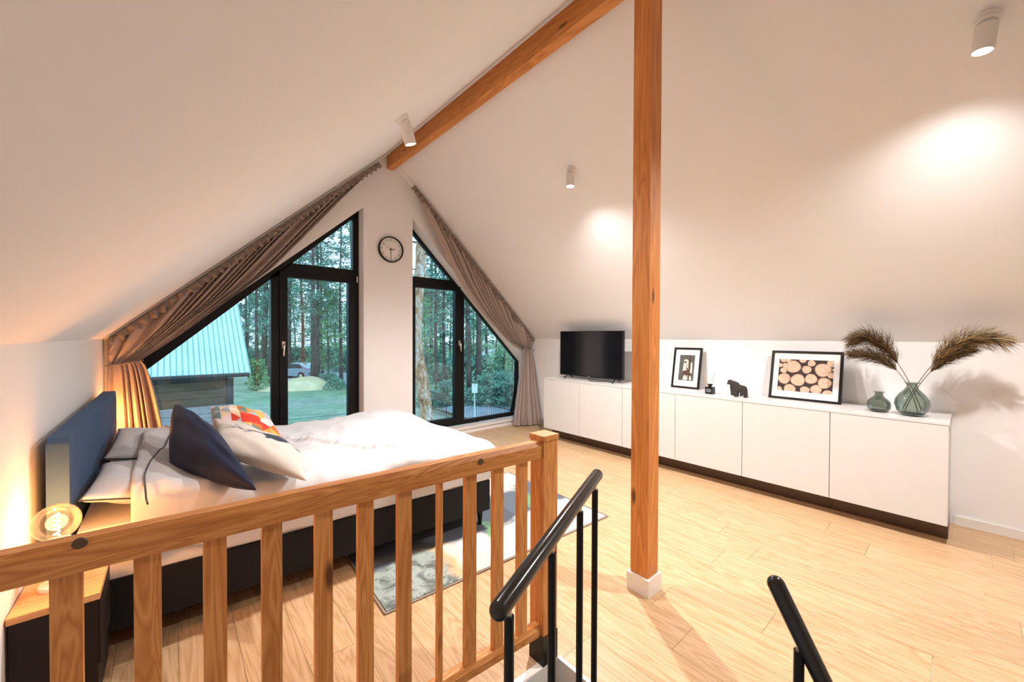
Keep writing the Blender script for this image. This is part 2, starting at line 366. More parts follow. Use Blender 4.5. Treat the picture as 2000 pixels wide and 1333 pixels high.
# ------------------------------------------------------------------ stair railing
rail = thing('stair_railing', 'pine baluster railing in front of the bed guarding the stair opening', 'railing', (.4, 1.15, 0))
def yr(x): return 1.118+.06*(1.14-x)
PX0, PX1, PY0, PY1 = 1.136, 1.216, 1.112, 1.190
obj('newel_post', bx(PX0, PX1, PY0, PY1, .122, .915), M['pine_z'], rail, bevel=.004, label='square end post of the railing')
cap = B(); box(cap, PX0-.004, PX1+.004, PY0-.004, PY1+.004, .917, .938); obj('post_cap', cap, M['pine_z'], rail, bevel=.006)
obj('post_foot', bx(PX0-.002, PX1+.002, PY0-.003, PY1+.002, 0, .122), M['blackmetal'], rail, bevel=.003, label='black steel post foot')
def oblique(x0, x1, d0, d1, z0, z1, bev=0, mat=None, name='', par=rail, n=10):
    bm = B(); sect = [(d0, z0), (d1, z0), (d1, z1-.004), (d1-.008, z1), (d0+.010, z1), (d0, z1-.016)]
    rings = []
    for i in range(n+1):
        x = x0+(x1-x0)*i/n; rings.append([bm.verts.new((x, yr(x)+d, z)) for d, z in sect])
    k = len(sect)
    for a, c in zip(rings, rings[1:]):
        for j in range(k): bm.faces.new((a[j], a[(j+1) % k], c[(j+1) % k], c[j]))
    bm.faces.new(rings[0]); bm.faces.new(rings[-1][::-1])
    return obj(name, bm, mat, par)
oblique(XL+.005, PX0+.001, 0, .052, .850, .916, name='top_rail', mat=M['pine_x'])
oblique(XL+.005, PX0+.001, .004, .048, .122, .165, name='bottom_rail', mat=M['pine_x'])
# round screw plugs in the rail
for px, py in ((146, 1084), (938, 902)):
    p = on(px, py, 1, 1.14); p.y = yr(p.x)
    obj('knot', lt([(0, -.0012), (.011, -.001), (.012, .001)], (p.x, p.y-.0005, p.z), 16, (0, 1, 0)), M['kick'], rail, label='dark round knot in the rail')
for l, r, wd in [(100, 173, 0), (262, 321, 0), (396, 448, 0), (509, 556, 0), (612, 652, 0), (695, 731, 0), (772, 804.5, 0), (850, 862.5, 1), (903, 930, 0), (957.5, 981.6, 0), (1005.6, 1028.5, 0)]:
    x0 = on(l, 1100, 1, 1.14).x
    for _ in range(3): x0 = on(l, 1100, 1, yr(x0)+.035).x
    ww = .017 if wd else .046; y = yr(x0+ww/2)+.014
    bb = bx(x0, x0+ww, y, y+.02, .165, .851)
    obj('baluster', bb, M['pine_z'], rail, loc=(x0, y, .4), bevel=.003, label='narrow baluster' if wd else None)

# black stair handrails
def tube_rail(name, label, p0, p1, r, posts, low_z=-.45, pr_=.011):
    p0, p1 = Vector(p0), Vector(p1); d = (p1-p0).normalized()
    t = thing(name, label, 'handrail', (p1.x, p1.y, p1.z), group=None)
    e0 = ball_end(p0, -d, r)[::-1]; e1 = ball_end(p1, d, r)
    pts = [q[0] for q in e0]+[q[0] for q in e1]; rr = [max(q[1], .0005) for q in e0]+[max(q[1], .0005) for q in e1]
    obj('rail', tb(pts, rr, 24), M['handrail'], t, smooth=3.14)
    L = (p1-p0).length
    obj('rail_strip', tb([p0+Vector((0, 0, -r))+d*.02, p1+Vector((0, 0, -r))-d*.02], .006, 8), M['blackmetal'], t, smooth=3.14)
    for s in posts:
        q = p0+d*L*s - Vector((0, 0, r*.6))
        obj('baluster', tb([(q.x, q.y, low_z), (q.x, q.y, q.z-.03)], pr_, 14), M['blackmetal'], t, loc=(q.x, q.y, 0), smooth=.9)
        obj('bracket', tb([(q.x, q.y, q.z-.035), (q.x, q.y, q.z+.004)], .006, 8), M['chrome'], t, smooth=.9)
    return t
A = ray(975, 1192, .80); Bq = ray(1166, 928, 1.42)
tube_rail('stair_handrail', 'round black stair handrail beside the pine end post', A, Bq, .0205, [.06, .40, .73, .965])
A2 = ray(1516, 1142, .90); B2 = ray(1640, 1400, .84)
tube_rail('stair_handrail', 'short black stair handrail at the bottom right over the pale floor', B2, A2, .0185, [.62], pr_=.0105)
# stair flight
st = thing('staircase', 'grey stair flight going down inside the floor opening', 'staircase', (HX1, .5, -.2))
for i in range(7):
    x1 = HX1-.004-.21*i
    obj('tread', bx(x1-.23, x1, -.1, 1.10, -.20*(i+1)-.04, -.20*(i+1)), M['grey_stone'], st, bevel=.003)

# ------------------------------------------------------------------ sideboard: three double cabinets in a run of six doors
CX, CY0, CZ0, CZ1 = 3.74, .0706, .134, .795
for k in range(6):
    y0 = CY0+.6*k; y1 = y0+.6
    lab = ['white handleless cabinet at the free right end of the run, under the plume vase', 'white handleless cabinet under the framed log picture',
           'white handleless cabinet under the black horse figure', 'white handleless cabinet beside the timber post, under the framed deer picture',
           'white handleless cabinet under the right half of the television', 'white handleless cabinet nearest the curtain, under the left half of the television'][k]
    c = thing('cabinet', lab, 'cabinet', ((CX+XR)/2, (y0+y1)/2, 0), group='white cabinets along the right wall')
    obj('body', bx(CX+.02, XR-.004, y0+(.001 if k else 0), y1-.0005, CZ0, CZ1-.014), M['cab'], c)
    obj('door', bx(CX, CX+.018, y0+.0022, y1-.0022, CZ0+.002, CZ1-.017), M['cab'], c, bevel=.0015)
    obj('plinth', bx(CX+.165, XR-.004, y0+.001, y1, 0, CZ0), M['kick'], c, label='recessed dark brown plinth')
tagd(obj('worktop', bx(CX-.002, XR-.002, CY0-.002, CY0+3.602, CZ1-.014, CZ1), M['cab'], loc=(4, 1.9, CZ1), bevel=.002), 'long white top panel lying over the cabinet run', 'top panel')

# ------------------------------------------------------------------ TV
tvX = 3.95
pTL, pTR, pBL, pBR = on(1094.5, 647, 0, tvX), on(1216, 647, 0, tvX), on(1094, 731, 0, tvX), on(1216, 744, 0, tvX)
ty0, ty1, tz0, tz1 = pTR.y, pTL.y, (pBL.z+pBR.z)/2, (pTL.z+pTR.z)/2
tv = thing('television', 'black flat television switched off on the cabinets', 'television', (tvX, (ty0+ty1)/2, CZ1))
obj('housing', bx(tvX, tvX+.045, ty0, ty1, tz0, tz1), M['blackplastic'], tv, bevel=.004)
obj('screen', bx(tvX-.002, tvX+.002, ty0+.008, ty1-.008, tz0+.016, tz1-.008), M['screen'], tv)
obj('emblem', bx(tvX-.004, tvX, (ty0+ty1)/2-.02, (ty0+ty1)/2+.02, tz0+.003, tz0+.009), M['chrome'], tv)
for yy in (ty0+.10, ty1-.12):
    b = B(); 
    for dx in (-.1, .12): tube(b, [(tvX+.02, yy, tz0+.01), (tvX+.02+dx, yy+(-.02 if dx < 0 else .02), CZ1+.006)], .0065, 8)
    obj('foot', b, M['blackplastic'], tv, smooth=.8)
cb = [Vector((3.93+.05*math.sin(i*.9), 2.75+.045*i, CZ1+.004)) for i in range(9)]
tagd(obj('power_cable', tb(cb, .004, 6), M['blackplastic'], loc=cb[4], smooth=3), 'thin black cable lying on the top panel under the television', 'cable')

# ------------------------------------------------------------------ framed pictures
def quad_frame(name, label, tl, tr, bl, br, depth, fw, mw, draw):
    """picture leaning against the wall: corners of the front face in world space"""
    o = (Vector(bl)+Vector(br))/2; t = thing(name, label, 'picture', (o.x, o.y, CZ1))
    U = Vector(br)-Vector(bl); W = U.length; Vv = ((Vector(tl)+Vector(tr))/2-o); H = Vv.length; U.normalize(); Vn = Vv.normalized(); U = (U-Vn*U.dot(Vn)).normalized()
    N = U.cross(Vn)
    if N.x > 0: N = -N
    def P(u, v, n=0): return o + U*(u-W/2) + Vn*v + N*n
    def bar(bm, u0, u1, v0, v1, n0, n1):
        vs = [bm.verts.new(P(u, v, n)) for u in (u0, u1) for v in (v0, v1) for n in (n0, n1)]
        for f in ((0, 1, 3, 2), (4, 6, 7, 5), (0, 4, 5, 1), (2, 3, 7, 6), (0, 2, 6, 4), (1, 5, 7, 3)): bm.faces.new([vs[i] for i in f])
    b = B(); bar(b, 0, fw, 0, H, -depth, 0); bar(b, W-fw, W, 0, H, -depth, 0); bar(b, fw, W-fw, 0, fw, -depth, 0); bar(b, fw, W-fw, H-fw, H, -depth, 0)
    obj('frame', b, M['blackplastic'], t)
    b = B(); bar(b, fw, W-fw, fw, H-fw, -depth, -.008); obj('mount', b, M['mat_white'], t, label='white card mount')
    draw(t, P, bar, W, H, fw+mw)
    return t
def disc(bm, P, u, v, r, n, seg=20, clip=None, jit=.04):
    pts = []
    for k in range(seg):
        a = 2*math.pi*k/seg; rr = r*(1+jit*math.sin(3*a+u*50)); x, y = u+rr*math.cos(a), v+rr*math.sin(a)
        if clip: x = min(max(x, clip[0]), clip[1]); y = min(max(y, clip[2]), clip[3])
        pts.append((x, y))
    vs = [bm.verts.new(P(x, y, n)) for x, y in pts]
    try: bm.faces.new(vs)
    except Exception: pass
M['print_dark'] = plain('print_dark_brown', (.045, .03, .028), .7, 0, .2, .4, 60)
M['print_log'] = plain('print_log_ends', (.62, .43, .31), .7, 0, .2, .18, 50)
M['print_ring'] = plain('print_log_bark', (.30, .17, .11), .7, 0, .2, .2, 60)
M['print_grey'] = plain('print_forest_grey', (.10, .10, .09), .7, 0, .2, .6, 90)
M['print_light'] = plain('print_misty_light', (.62, .58, .52), .7, 0, .2, .15, 60)
M['print_deer'] = plain('print_deer_brown', (.10, .05, .03), .7, 0, .2, .3, 60)
def draw_logs(t, P, bar, W, H, m):
    u0, u1, v0, v1 = .165*W*.72, W-.165*W*.72, .175*H, H-.175*H
    b = B(); bar(b, u0, u1, v0, v1, -.0085, -.007); obj('print', b, M['print_dark'], t, label='photograph of stacked log ends')
    cl = (u0, u1, v0, v1); iw, ih = u1-u0, v1-v0
    # crop coordinates of the log ends (0..1 across the print)
    L = [(.08, .98, .06), (.18, .95, .05), (.28, .77, .137), (.12, .80, .055), (.10, .64, .065), (.02, .80, .05), (.53, .70, .085), (.61, .90, .07), (.45, 1.0, .07), (.82, .71, .142), (.97, .93, .09),
         (.12, .38, .118), (.38, .36, .13), (.62, .42, .108), (.86, .32, .115), (.24, .06, .11), (.52, .06, .085), (.72, .11, .10), (.93, -.04, .11), (.97, .56, .065), (1.0, .73, .03), (.03, .02, .07)]
    b = B(); c = B()
    for x, y, r in L:
        disc(c, P, u0+x*iw, v0+y*ih, r*iw*1.06, -.0066, clip=cl); disc(b, P, u0+x*iw, v0+y*ih, r*iw*.97, -.0062, clip=cl)
    obj('print_bark', c, M['print_ring'], t); obj('print_logs', b, M['print_log'], t)
def polys(P, ps, n):
    b = B()
    for p in ps: b.faces.new([b.verts.new(P(x, y, n)) for x, y in p])
    return b
def draw_deer(t, P, bar, W, H, m):
    u0, u1, v0, v1 = .23*W, .77*W, .19*H, .82*H; iw, ih = u1-u0, v1-v0
    b = B(); bar(b, u0, u1, v0, v1, -.0085, -.007); obj('print', b, M['print_grey'], t, label='photograph of a deer in a dark forest')
    q = lambda L: [[(u0+x*iw, v0+y*ih) for x, y in p] for p in L]
    obj('print_light', polys(P, q([[(.25, .30), (.62, .30), (.60, .78), (.45, .84), (.30, .80)], [(.75, .30), (.88, .30), (.86, .72), (.76, .70)], [(.3, .02), (.9, .03), (.8, .2), (.35, .2)]]), -.0066), M['print_light'], t)
    obj('print_deer', polys(P, q([[(.25, .26), (.58, .24), (.62, .36), (.56, .40), (.30, .38), (.24, .32)], [(.27, .14), (.31, .14), (.33, .28), (.27, .28)], [(.52, .14), (.56, .14), (.58, .28), (.52, .28)],
         [(.54, .36), (.62, .34), (.60, .46), (.50, .52), (.44, .48), (.52, .45)], [(.48, .52), (.50, .52), (.46, .62), (.44, .62)], [(.52, .52), (.54, .52), (.54, .63), (.52, .63)],
         [(.28, .66), (.36, .70), (.44, .66), (.50, .70), (.40, .76), (.30, .72)], [(.62, .0), (.72, .0), (.73, 1), (.64, 1)], [(.66, .2), (.86, .2), (.80, .3), (.70, .3)]]), -.0062), M['print_deer'], t)
def lean(tlx, tly, trx, try_, blx, bly, brx, bry, xb, xt):
    bl = on(blx, bly, 0, xb); br = on(brx, bry, 0, xb); tl = on(tlx, tly, 0, xt); tr = on(trx, try_, 0, xt)
    z = CZ1+.001; bl.z = br.z = z; zt_ = (tl.z+tr.z)/2; tl.z = tr.z = zt_
    ym = (bl.y+tl.y)/2; bl.y = tl.y = ym; ym = (br.y+tr.y)/2; br.y = tr.y = ym
    return tl, tr, bl, br
quad_frame('picture_frame', 'portrait black framed picture of a deer between trees, beside the timber post', *lean(1316, 679, 1371, 680, 1312, 757, 1365, 764, 4.13, 4.21), .022, .020, .07, draw_deer)
quad_frame('picture_frame', 'landscape black framed picture of round log ends', *lean(1507, 684, 1648, 689, 1502, 779, 1643, 793, 4.10, 4.20), .022, .020, .07, draw_logs)

# ------------------------------------------------------------------ reed diffuser
dx, dy = 3.93, 1.62
df = thing('reed_diffuser', 'small square black reed diffuser bottle beside the deer picture', 'diffuser', (dx, dy, CZ1))
b = bx(dx-.033, dx+.033, dy-.033, dy+.033, CZ1, CZ1+.066)
obj('bottle', b, M['blackplastic'], df, bevel=.006)
obj('neck', lt([(.012, .064), (.014, .08), (.024, .086), (.024, .094), (.01, .094)], (dx, dy, CZ1), 20), M['blackplastic'], df, smooth=.7)
obj('label', bx(dx-.0342, dx-.033, dy-.022, dy+.022, CZ1+.018, CZ1+.05), plain('grey_label', (.13, .15, .17), .5), df)
for ey, ex in ((.072, .0), (.055, -.03), (-.035, .01), (-.028, .03)):
    obj('reed', tb([(dx, dy, CZ1+.03), (dx+ex, dy+ey, CZ1+.20)], .002, 6), M['reed'], df)

# ------------------------------------------------------------------ horse figure
hs = [(1270, 925), (1300, 922), (1325, 935), (1380, 953), (1430, 975), (1445, 990), (1455, 1012), (1500, 1022), (1545, 1035), (1572, 1055), (1588, 1090), (1594, 1150), (1597, 1232), (1545, 1234), (1535, 1190), (1518, 1178), (1505, 1205), (1474, 1203), (1472, 1150), (1460, 1130),
      (1444, 1135), (1438, 1214), (1378, 1214), (1374, 1196), (1320, 1190), (1316, 1130), (1308, 1060), (1303, 1008), (1285, 1002), (1266, 1004), (1250, 992), (1262, 968), (1266, 945)]
hp = [on(1280+x/8.885, 640+y/8.885, 0, 3.92) for x, y in hs]; zmin = min(p.z for p in hp)
b = B(); va = [b.verts.new((3.90, p.y, p.z-zmin+CZ1)) for p in hp]; vb = [b.verts.new((3.94, p.y, p.z-zmin+CZ1)) for p in hp]
n = len(hp); b.faces.new(va); b.faces.new(vb[::-1])
for i in range(n): b.faces.new((va[i], vb[i], vb[(i+1) % n], va[(i+1) % n]))
bmesh.ops.recalc_face_normals(b, faces=b.faces)
rim = [e for e in b.edges if len(e.link_faces) == 2 and abs(e.verts[0].co.x-e.verts[1].co.x) < 1e-6]
bmesh.ops.bevel(b, geom=rim, offset=.004, segments=2, profile=.5, affect='EDGES')
tagd(obj('horse_figurine', b, M['horsewood'], loc=(3.92, hp[0].y, CZ1), smooth=.5), 'small black wooden horse figure facing the post', 'figurine')

# ------------------------------------------------------------------ vases
def vase(name, label, x, y, r, h, prof):
    t = thing(name, label, 'vase', (x, y, CZ1))
    out = [(rr*r, hh*h) for rr, hh in prof]; inn = [(max(rr*r-.003, .001), hh*h) for rr, hh in prof if hh > .04][::-1]
    inn[-1] = (inn[-1][0], inn[-1][1]); 
    obj('glass_body', lt(out+inn+[(0, .05*h)], (x, y, CZ1), 40), M['glassgreen'], t, smooth=.9)
    obj('thick_base', lt([(0, .012), (prof[2][0]*r*.80, .012), (prof[3][0]*r*.86, .09*h), (prof[3][0]*r*.5, .10*h), (0, .10*h)], (x, y, CZ1), 32), M['glassdark'], t, smooth=.9, label='dark solid glass base')
    return t
pb = [(0, 0), (.42, 0), (.62, .02), (.86, .14), (1.0, .34), (.96, .48), (.74, .64), (.44, .78), (.30, .88), (.29, .95), (.42, .985), (.44, 1.0)]
ps = [(0, 0), (.5, 0), (.72, .03), (.92, .16), (1.0, .36), (.92, .52), (.66, .66), (.42, .76), (.33, .86), (.36, .95), (.48, .985), (.50, 1.0)]
vbx, vby = 3.93, .252; vsx, vsy = 3.95, .425
vase('glass_vase', 'big round green glass vase holding the dry plumes', vbx, vby, .092, .232, pb)
vase('glass_vase', 'small squat green glass vase, empty, beside the plume vase', vsx, vsy, .069, .148, ps)
def bez(p, t):
    p = [Vector(q) for q in p]
    while len(p) > 1: p = [a.lerp(c, t) for a, c in zip(p, p[1:])]
    return p[0]
def plume(label, pts, start, n, L, mats, seed, droop=.4, width=.05):
    rnd = random.Random(seed)
    t = thing('dry_plume', label, 'dried grass', pts[0], group='dry plumes in the big green vase')
    sp_ = [bez(pts, i/20) for i in range(21)]
    obj('stem', tb(sp_, [.0028-.0018*i/20 for i in range(21)], 7), M['plume_d'], t, smooth=3)
    for mi, mm in enumerate(mats):
        b = B()
        for k in range(n//len(mats)):
            s = start+(1-start)*rnd.random()**.9; p = bez(pts, s); d = (bez(pts, min(1, s+.02))-bez(pts, s-.02)).normalized()
            side = Vector((rnd.gauss(0, 1), rnd.gauss(0, 1), rnd.gauss(0, 1))); side = (side-d*side.dot(d)).normalized()
            l = L*(.55+.6*rnd.random())*(1-.35*s); spread = width*(.5+rnd.random())*(.6+1.0*math.sin(math.pi*min(1, (s-start)/(1-start)*.9+.05)))
            q1 = p+d*l*.5+side*spread*.7; q2 = p+d*l+side*spread*1.1+Vector((0, 0, -droop*l*rnd.random()))
            wv = d.cross(side)*.0015
            v = [b.verts.new(p-wv), b.verts.new(p+wv), b.verts.new(q1+wv*1.3), b.verts.new(q1-wv*1.3), b.verts.new(q2)]
            b.faces.new(v[:4]); b.faces.new((v[3], v[2], v[4]))
        obj('feathery_hair', b, mm, t, kind='stuff')
bot = Vector((vbx, vby, CZ1+.03)); PX = 3.92
def pp(x, y, X=PX): return tuple(on(x, y, 0, X))
plume('upper dark plume leaning left above the small vase', [bot+Vector((0, -.05, 0)), pp(1783, 752), pp(1752, 700), pp(1715, 640), pp(1668, 665)], .45, 1100, .13, [M['plume_d']], 1, .3, .055)
plume('lower dark plume leaning left over the log picture corner', [bot+Vector((0, -.03, 0)), pp(1779, 756), pp(1760, 715), pp(1715, 688), pp(1668, 692)], .48, 800, .12, [M['plume_d']], 2, .2, .042)
plume('tan-centred plume leaning right with a dark drooping tip', [bot+Vector((0, .05, 0)), pp(1787, 752), pp(1822, 705), pp(1870, 640), pp(1955, 668)], .46, 1100, .13, [M['plume_l'], M['plume_d']], 3, .25, .052)
plume('lower dark plume leaning right below the tan one', [bot+Vector((0, .035, 0)), pp(1790, 754), pp(1818, 716), pp(1855, 690), pp(1892, 684)], .46, 700, .10, [M['plume_d']], 4, .2, .034)

# ------------------------------------------------------------------ wall clock
cx, cz, cr = 1.995, 2.372, .153
ck = thing('wall_clock', 'round white wall clock with a black rim between the two windows', 'clock', (cx, YE, cz))
obj('rim', lt([(cr, 0), (cr, -.03), (cr-.004, -.036), (cr-.012, -.036), (cr-.014, -.02), (cr-.014, 0)], (cx, YE-.001, cz), 48, (0, 1, 0)), M['blackplastic'], ck, smooth=.6)
obj('dial', lt([(0, -.012), (cr-.013, -.012), (cr-.013, 0), (0, 0)], (cx, YE-.002, cz), 48, (0, 1, 0)), M['mat_white'], ck)
def text_mesh(s, size):
    c = bpy.data.curves.new('t', 'FONT'); c.body = s; c.size = size; c.align_x = 'CENTER'; c.align_y = 'CENTER'
    o = bpy.data.objects.new('t', c); COL.objects.link(o); dg = bpy.context.evaluated_depsgraph_get()
    me = bpy.data.meshes.new_from_object(o.evaluated_get(dg)); bpy.data.objects.remove(o); return me
for h in range(1, 13):
    a = R(90-30*h); me = text_mesh(str(h), .034); b = B(); b.from_mesh(me)
    for v in b.verts: v.co = Vector((cx+math.cos(a)*.112+v.co.x, YE-.0155, cz+math.sin(a)*.112+v.co.y))
    obj('numeral', b, M['blackplastic'], ck)
def hand(ang, l, wd, tail=.02, y=-.019):
    a = R(90-ang); d = Vector((math.cos(a), 0, math.sin(a))); s = Vector((-d.z, 0, d.x))*wd; c = Vector((cx, YE+y, cz)); b = B()
    slab(b, [c-d*tail-s, c-d*tail+s, c+d*l+s*.6, c+d*l-s*.6], (0, .0015, 0)); return b
obj('hour_hand', hand(84, .062, .004), M['blackplastic'], ck); obj('minute_hand', hand(180, .10, .003, .02, -.021), M['blackplastic'], ck)
obj('second_hand', hand(298, .085, .0012, .03, -.023), M['blackplastic'], ck)

# ------------------------------------------------------------------ ceiling spotlights
def spotlight(x, y, label, side, tilt=(0, 0, -1), power=SPOT_W, aim=None):
    n = Vector((-SL, 0, -1)).normalized() if side > 0 else Vector((SL, 0, -1)).normalized()
    z = zc(x); p = Vector((x, y, z)); d = Vector(tilt).normalized()
    t = thing('ceiling_spotlight', label, 'spotlight', p, group='white ceiling spotlights')
    obj('mounting_base', lt([(0, 0), (.042, 0), (.042, .022), (.036, .026), (0, .026)], p, 28, n), M['lampwhite'], t, smooth=.7)
    j = p+n*.026; k = j+n*.004
    obj('swivel', lt([(0, 0), (.034, 0), (.033, .020), (0, .02)], k, 28, (n+d*.6)), M['lampwhite'], t, smooth=.7)
    q = k+n*.012+d*.01
    obj('lamp_tube', lt([(0, 0), (.034, 0), (.036, .004), (.036, .112), (.031, .112), (.031, .10), (0, .10)], q, 28, d), M['lampwhite'], t, smooth=.7)
    obj('lens', lt([(0, .1085), (.031, .1085)], q, 28, d), M['lens'], t)
    l = spot(q+d*.122, q+(Vector(aim)-q).normalized() if aim else q+d, power)
    l.parent = t; l.location = l.location - t.location
spotlight(1.069, 2.275, 'white ceiling spotlight beside the ridge beam above the bed', -1, (.34, .05, -1), power=SPOT_W*.8)
spotlight(2.676, 2.288, 'white ceiling spotlight left of the timber post', 1, (-.06, -.05, -1), power=SPOT_W*1.75)
spotlight(2.731, -.04, 'white ceiling spotlight at the upper right above the vases', 1, (-.02, .10, -1), power=SPOT_W*1.35)
for x, y, sd, kk in ((2.70, -1.9, 1, .15),):  # unseen fill spot behind the camera; light only, no fixture
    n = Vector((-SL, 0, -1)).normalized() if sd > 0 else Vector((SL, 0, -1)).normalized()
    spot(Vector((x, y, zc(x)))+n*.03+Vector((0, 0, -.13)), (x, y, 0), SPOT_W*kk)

# ------------------------------------------------------------------ bed
YN0, YN1, YF = 2.31, 2.205, 3.84      # near side at head and at foot, far side
BX0, BX1 = -.295, 1.707
bed = thing('double_bed', 'double bed with anthracite base and tall blue upholstered headboard', 'bed', ((BX0+BX1)/2, 3.1, 0))
def bedbox(x0, x1, i0, i1, z0, z1, bev):
    b = B(); vs = [(x0, YN0+i0), (x1, YN1+i0), (x1, YF-i1), (x0, YF-i1)]
    slab(b, [(x, y, z0) for x, y in vs], (0, 0, z1-z0)); return b
obj('base', bedbox(BX0, BX1, 0, 0, .115, .325, 0), M['bedbase'], bed, bevel=.018, smooth=.6)
obj('mattress', bedbox(BX0+.01, BX1-.01, .012, .012, .325, .55, 0), M['mattress'], bed, bevel=.05, smooth=.8)
for x, y in ((BX1-.05, YN1+.05), (BX1-.05, YF-.06), (BX0+.06, YN0+.05), (BX0+.06, YF-.06)):
    obj('leg', lt([(0, 0), (.012, 0), (.022, .116), (0, .116)], (x, y, 0), 14), M['blackplastic'], bed, smooth=.7)
# headboard, rounded top corners
b = B(); hy0, hy1, hzt = 2.27, 4.05, .945; rr = .10; prof = [(hy0, .02), (hy1, .02)]
for a in range(0, 91, 10): prof.append((hy1-rr+rr*math.cos(R(a)), hzt-rr+rr*math.sin(R(a))))
for a in range(90, 181, 10): prof.append((hy0+.03+.03*math.cos(R(a)), hzt-.03+.03*math.sin(R(a))))
va = [b.verts.new((BX0-.062, y, z)) for y, z in prof]; vb = [b.verts.new((BX0-.002, y, z)) for y, z in prof]; n = len(prof)
b.faces.new(va); b.faces.new(vb[::-1])
for i in range(n): b.faces.new((va[i], vb[i], vb[(i+1) % n], va[(i+1) % n]))
obj('headboard', b, M['headboard'], bed, bevel=.012, smooth=.6, label='tall blue upholstered headboard')

def cushion_pts(c, bulge, nres=44, pinch=.07, folds=None, flat=.85, seed=0):
    """c: four corners (u0v0, u1v0, u1v1, u0v1); returns function(u, v, side)"""
    c = [Vector(q) for q in c]
    nrm = (c[2]-c[0]).cross(c[3]-c[1]).normalized()
    cen = sum(c, Vector())/4
    if nrm.dot(CAM-cen) < 0: nrm = -nrm
    def f(u, v, s):
        p = (c[0]*(1-u)+c[1]*u)*(1-v)+(c[3]*(1-u)+c[2]*u)*v
        eu, ev = 4*u*(1-u), 4*v*(1-v)
        k = (eu**.42)*(ev**.42)
        inn = pinch*((1-ev)*0+eu*(1-ev**.5)+ev*(1-eu**.5))
        p = p+(cen-p)*inn*.9
        w_ = .012*nz(u*5+seed, v*5, 1)*(1-.4*k)+.02*math.sin((u+v)*8+seed)*nz(u*2, v*3, seed)
        return p+nrm*s*(bulge*k+(w_*k**.5 if k > 0 else 0))
    return f, nrm
def cushion(name, label, corners, bulge, mat, seed=0, n=48, mats=None, pick=None, group=None, pinch=.07, cat='cushion', piping=None, under=1.0):
    f, nrm = cushion_pts(corners, bulge, seed=seed, pinch=pinch); b = B(); top = {}; botm = {}
    for i in range(n+1):
        for j in range(n+1):
            u, v = i/n, j/n; top[i, j] = b.verts.new(f(u, v, 1)); 
    for i in range(n+1):
        for j in range(n+1):
            edge = i in (0, n) or j in (0, n)
            botm[i, j] = top[i, j] if edge else b.verts.new(f(i/n, j/n, -under))
    for i in range(n):
        for j in range(n):
            fa = b.faces.new((top[i, j], top[i+1, j], top[i+1, j+1], top[i, j+1]))
            if pick: fa.material_index = pick((i+.5)/n, (j+.5)/n)
            fb = b.faces.new((botm[i, j+1], botm[i+1, j+1], botm[i+1, j], botm[i, j]))
            if pick: fb.material_index = pick((i+.5)/n, (j+.5)/n) if name != 'cushion' or mats and len(mats) > 3 else 0
    cen = sum((Vector(q) for q in corners), Vector())/4
    if piping:
        t = thing(name, label, cat, cen, group); obj('cover', b, mat, t, smooth=3, mats=mats)
        loop = [f(i/n, 0, 0) for i in range(n)]+[f(1, i/n, 0) for i in range(n)]+[f(1-i/n, 1, 0) for i in range(n)]+[f(0, 1-i/n, 0) for i in range(n+1)]
        obj('piping', tb(loop, .003, 6), piping, t, smooth=3); return t
    o = obj(name, b, mat, loc=cen, smooth=3, mats=mats); return tagd(o, label, cat, group)
# bed pillows under the duvet edge
cushion('bed_pillow', 'white bed pillow with dark piping, near the bedside lamp, its corner sticking out', [(-.275, 2.29, .685), (.12, 2.36, .575), (.12, 2.98, .575), (-.27, 2.98, .66)], .062, M['linen'], 3, pinch=.05, cat='pillow', piping=M['piping'], group='bed pillows')
cushion('bed_pillow', 'white bed pillow with dark piping, farther from the lamp, crumpled by the headboard', [(-.28, 3.10, .66), (.12, 3.08, .575), (.12, 3.74, .575), (-.27, 3.80, .70)], .065, M['linen'], 8, pinch=.06, cat='pillow', piping=M['piping'], group='bed pillows')

# duvet
def ss(a, b_, x): t = min(max((x-a)/(b_-a), 0), 1); return t*t*(3-2*t)
def dtop(x, y):
    z = .578+.020*nz(x*1.7, y*1.7, 5)+.012*nz(x*5, y*5, 2)+.004*nz(x*14, y*9, 4)
    z += .125*(1-ss(.0, .34, x))*(.80+.20*ss(2.2, 2.6, y))*(1-.2*ss(3.5, 3.9, y))*(1-.25*math.exp(-((y-3.06)/.09)**2))
    # ridge of gathered cloth running diagonally
    dline = (x-.66)*.866+(y-3.3)*.5+.012*nz(x*7, y*7, 8); ex = math.exp(-(dline/.020)**2); al = (x-.66)*.5-(y-3.3)*.866
    z += ex*.026*ss(-.25, .0, al)*(1-ss(.9, 1.4, al))*(1+.9*nz(al*26, 0, 3))
    z += .035*math.exp(-((x-1.45)/.35)**2-((y-3.5)/.35)**2)
    z += .010*math.sin(9*x-6*y+3*nz(x*1.5, y*1.5, 4))*ss(.25, .5, x)*(1-ss(1.1, 1.5, x))*(1-ss(2.9, 3.3, y))
    z += .006*math.sin(14*(x*.9+y*.35)+2*nz(x*2, y*2, 9))*ss(.1, .3, x)*(1-ss(.5, .9, x))
    z += .016*(1-abs(nz(x*3.2+.4*y, y*1.5, 6))*3.2)*ss(.05, .3, x)*(1-ss(1.2, 1.6, x))*.6+.007*(1-abs(nz(x*8, y*3.5, 12))*3)
    return z
duv = thing('duvet', 'rumpled white duvet spread over the bed with a dark piped border', 'duvet', (.8, 3.1, .6))
b = B(); NX, NY = 160, 180; g = {}
DX0, DX1 = -.13, 1.765
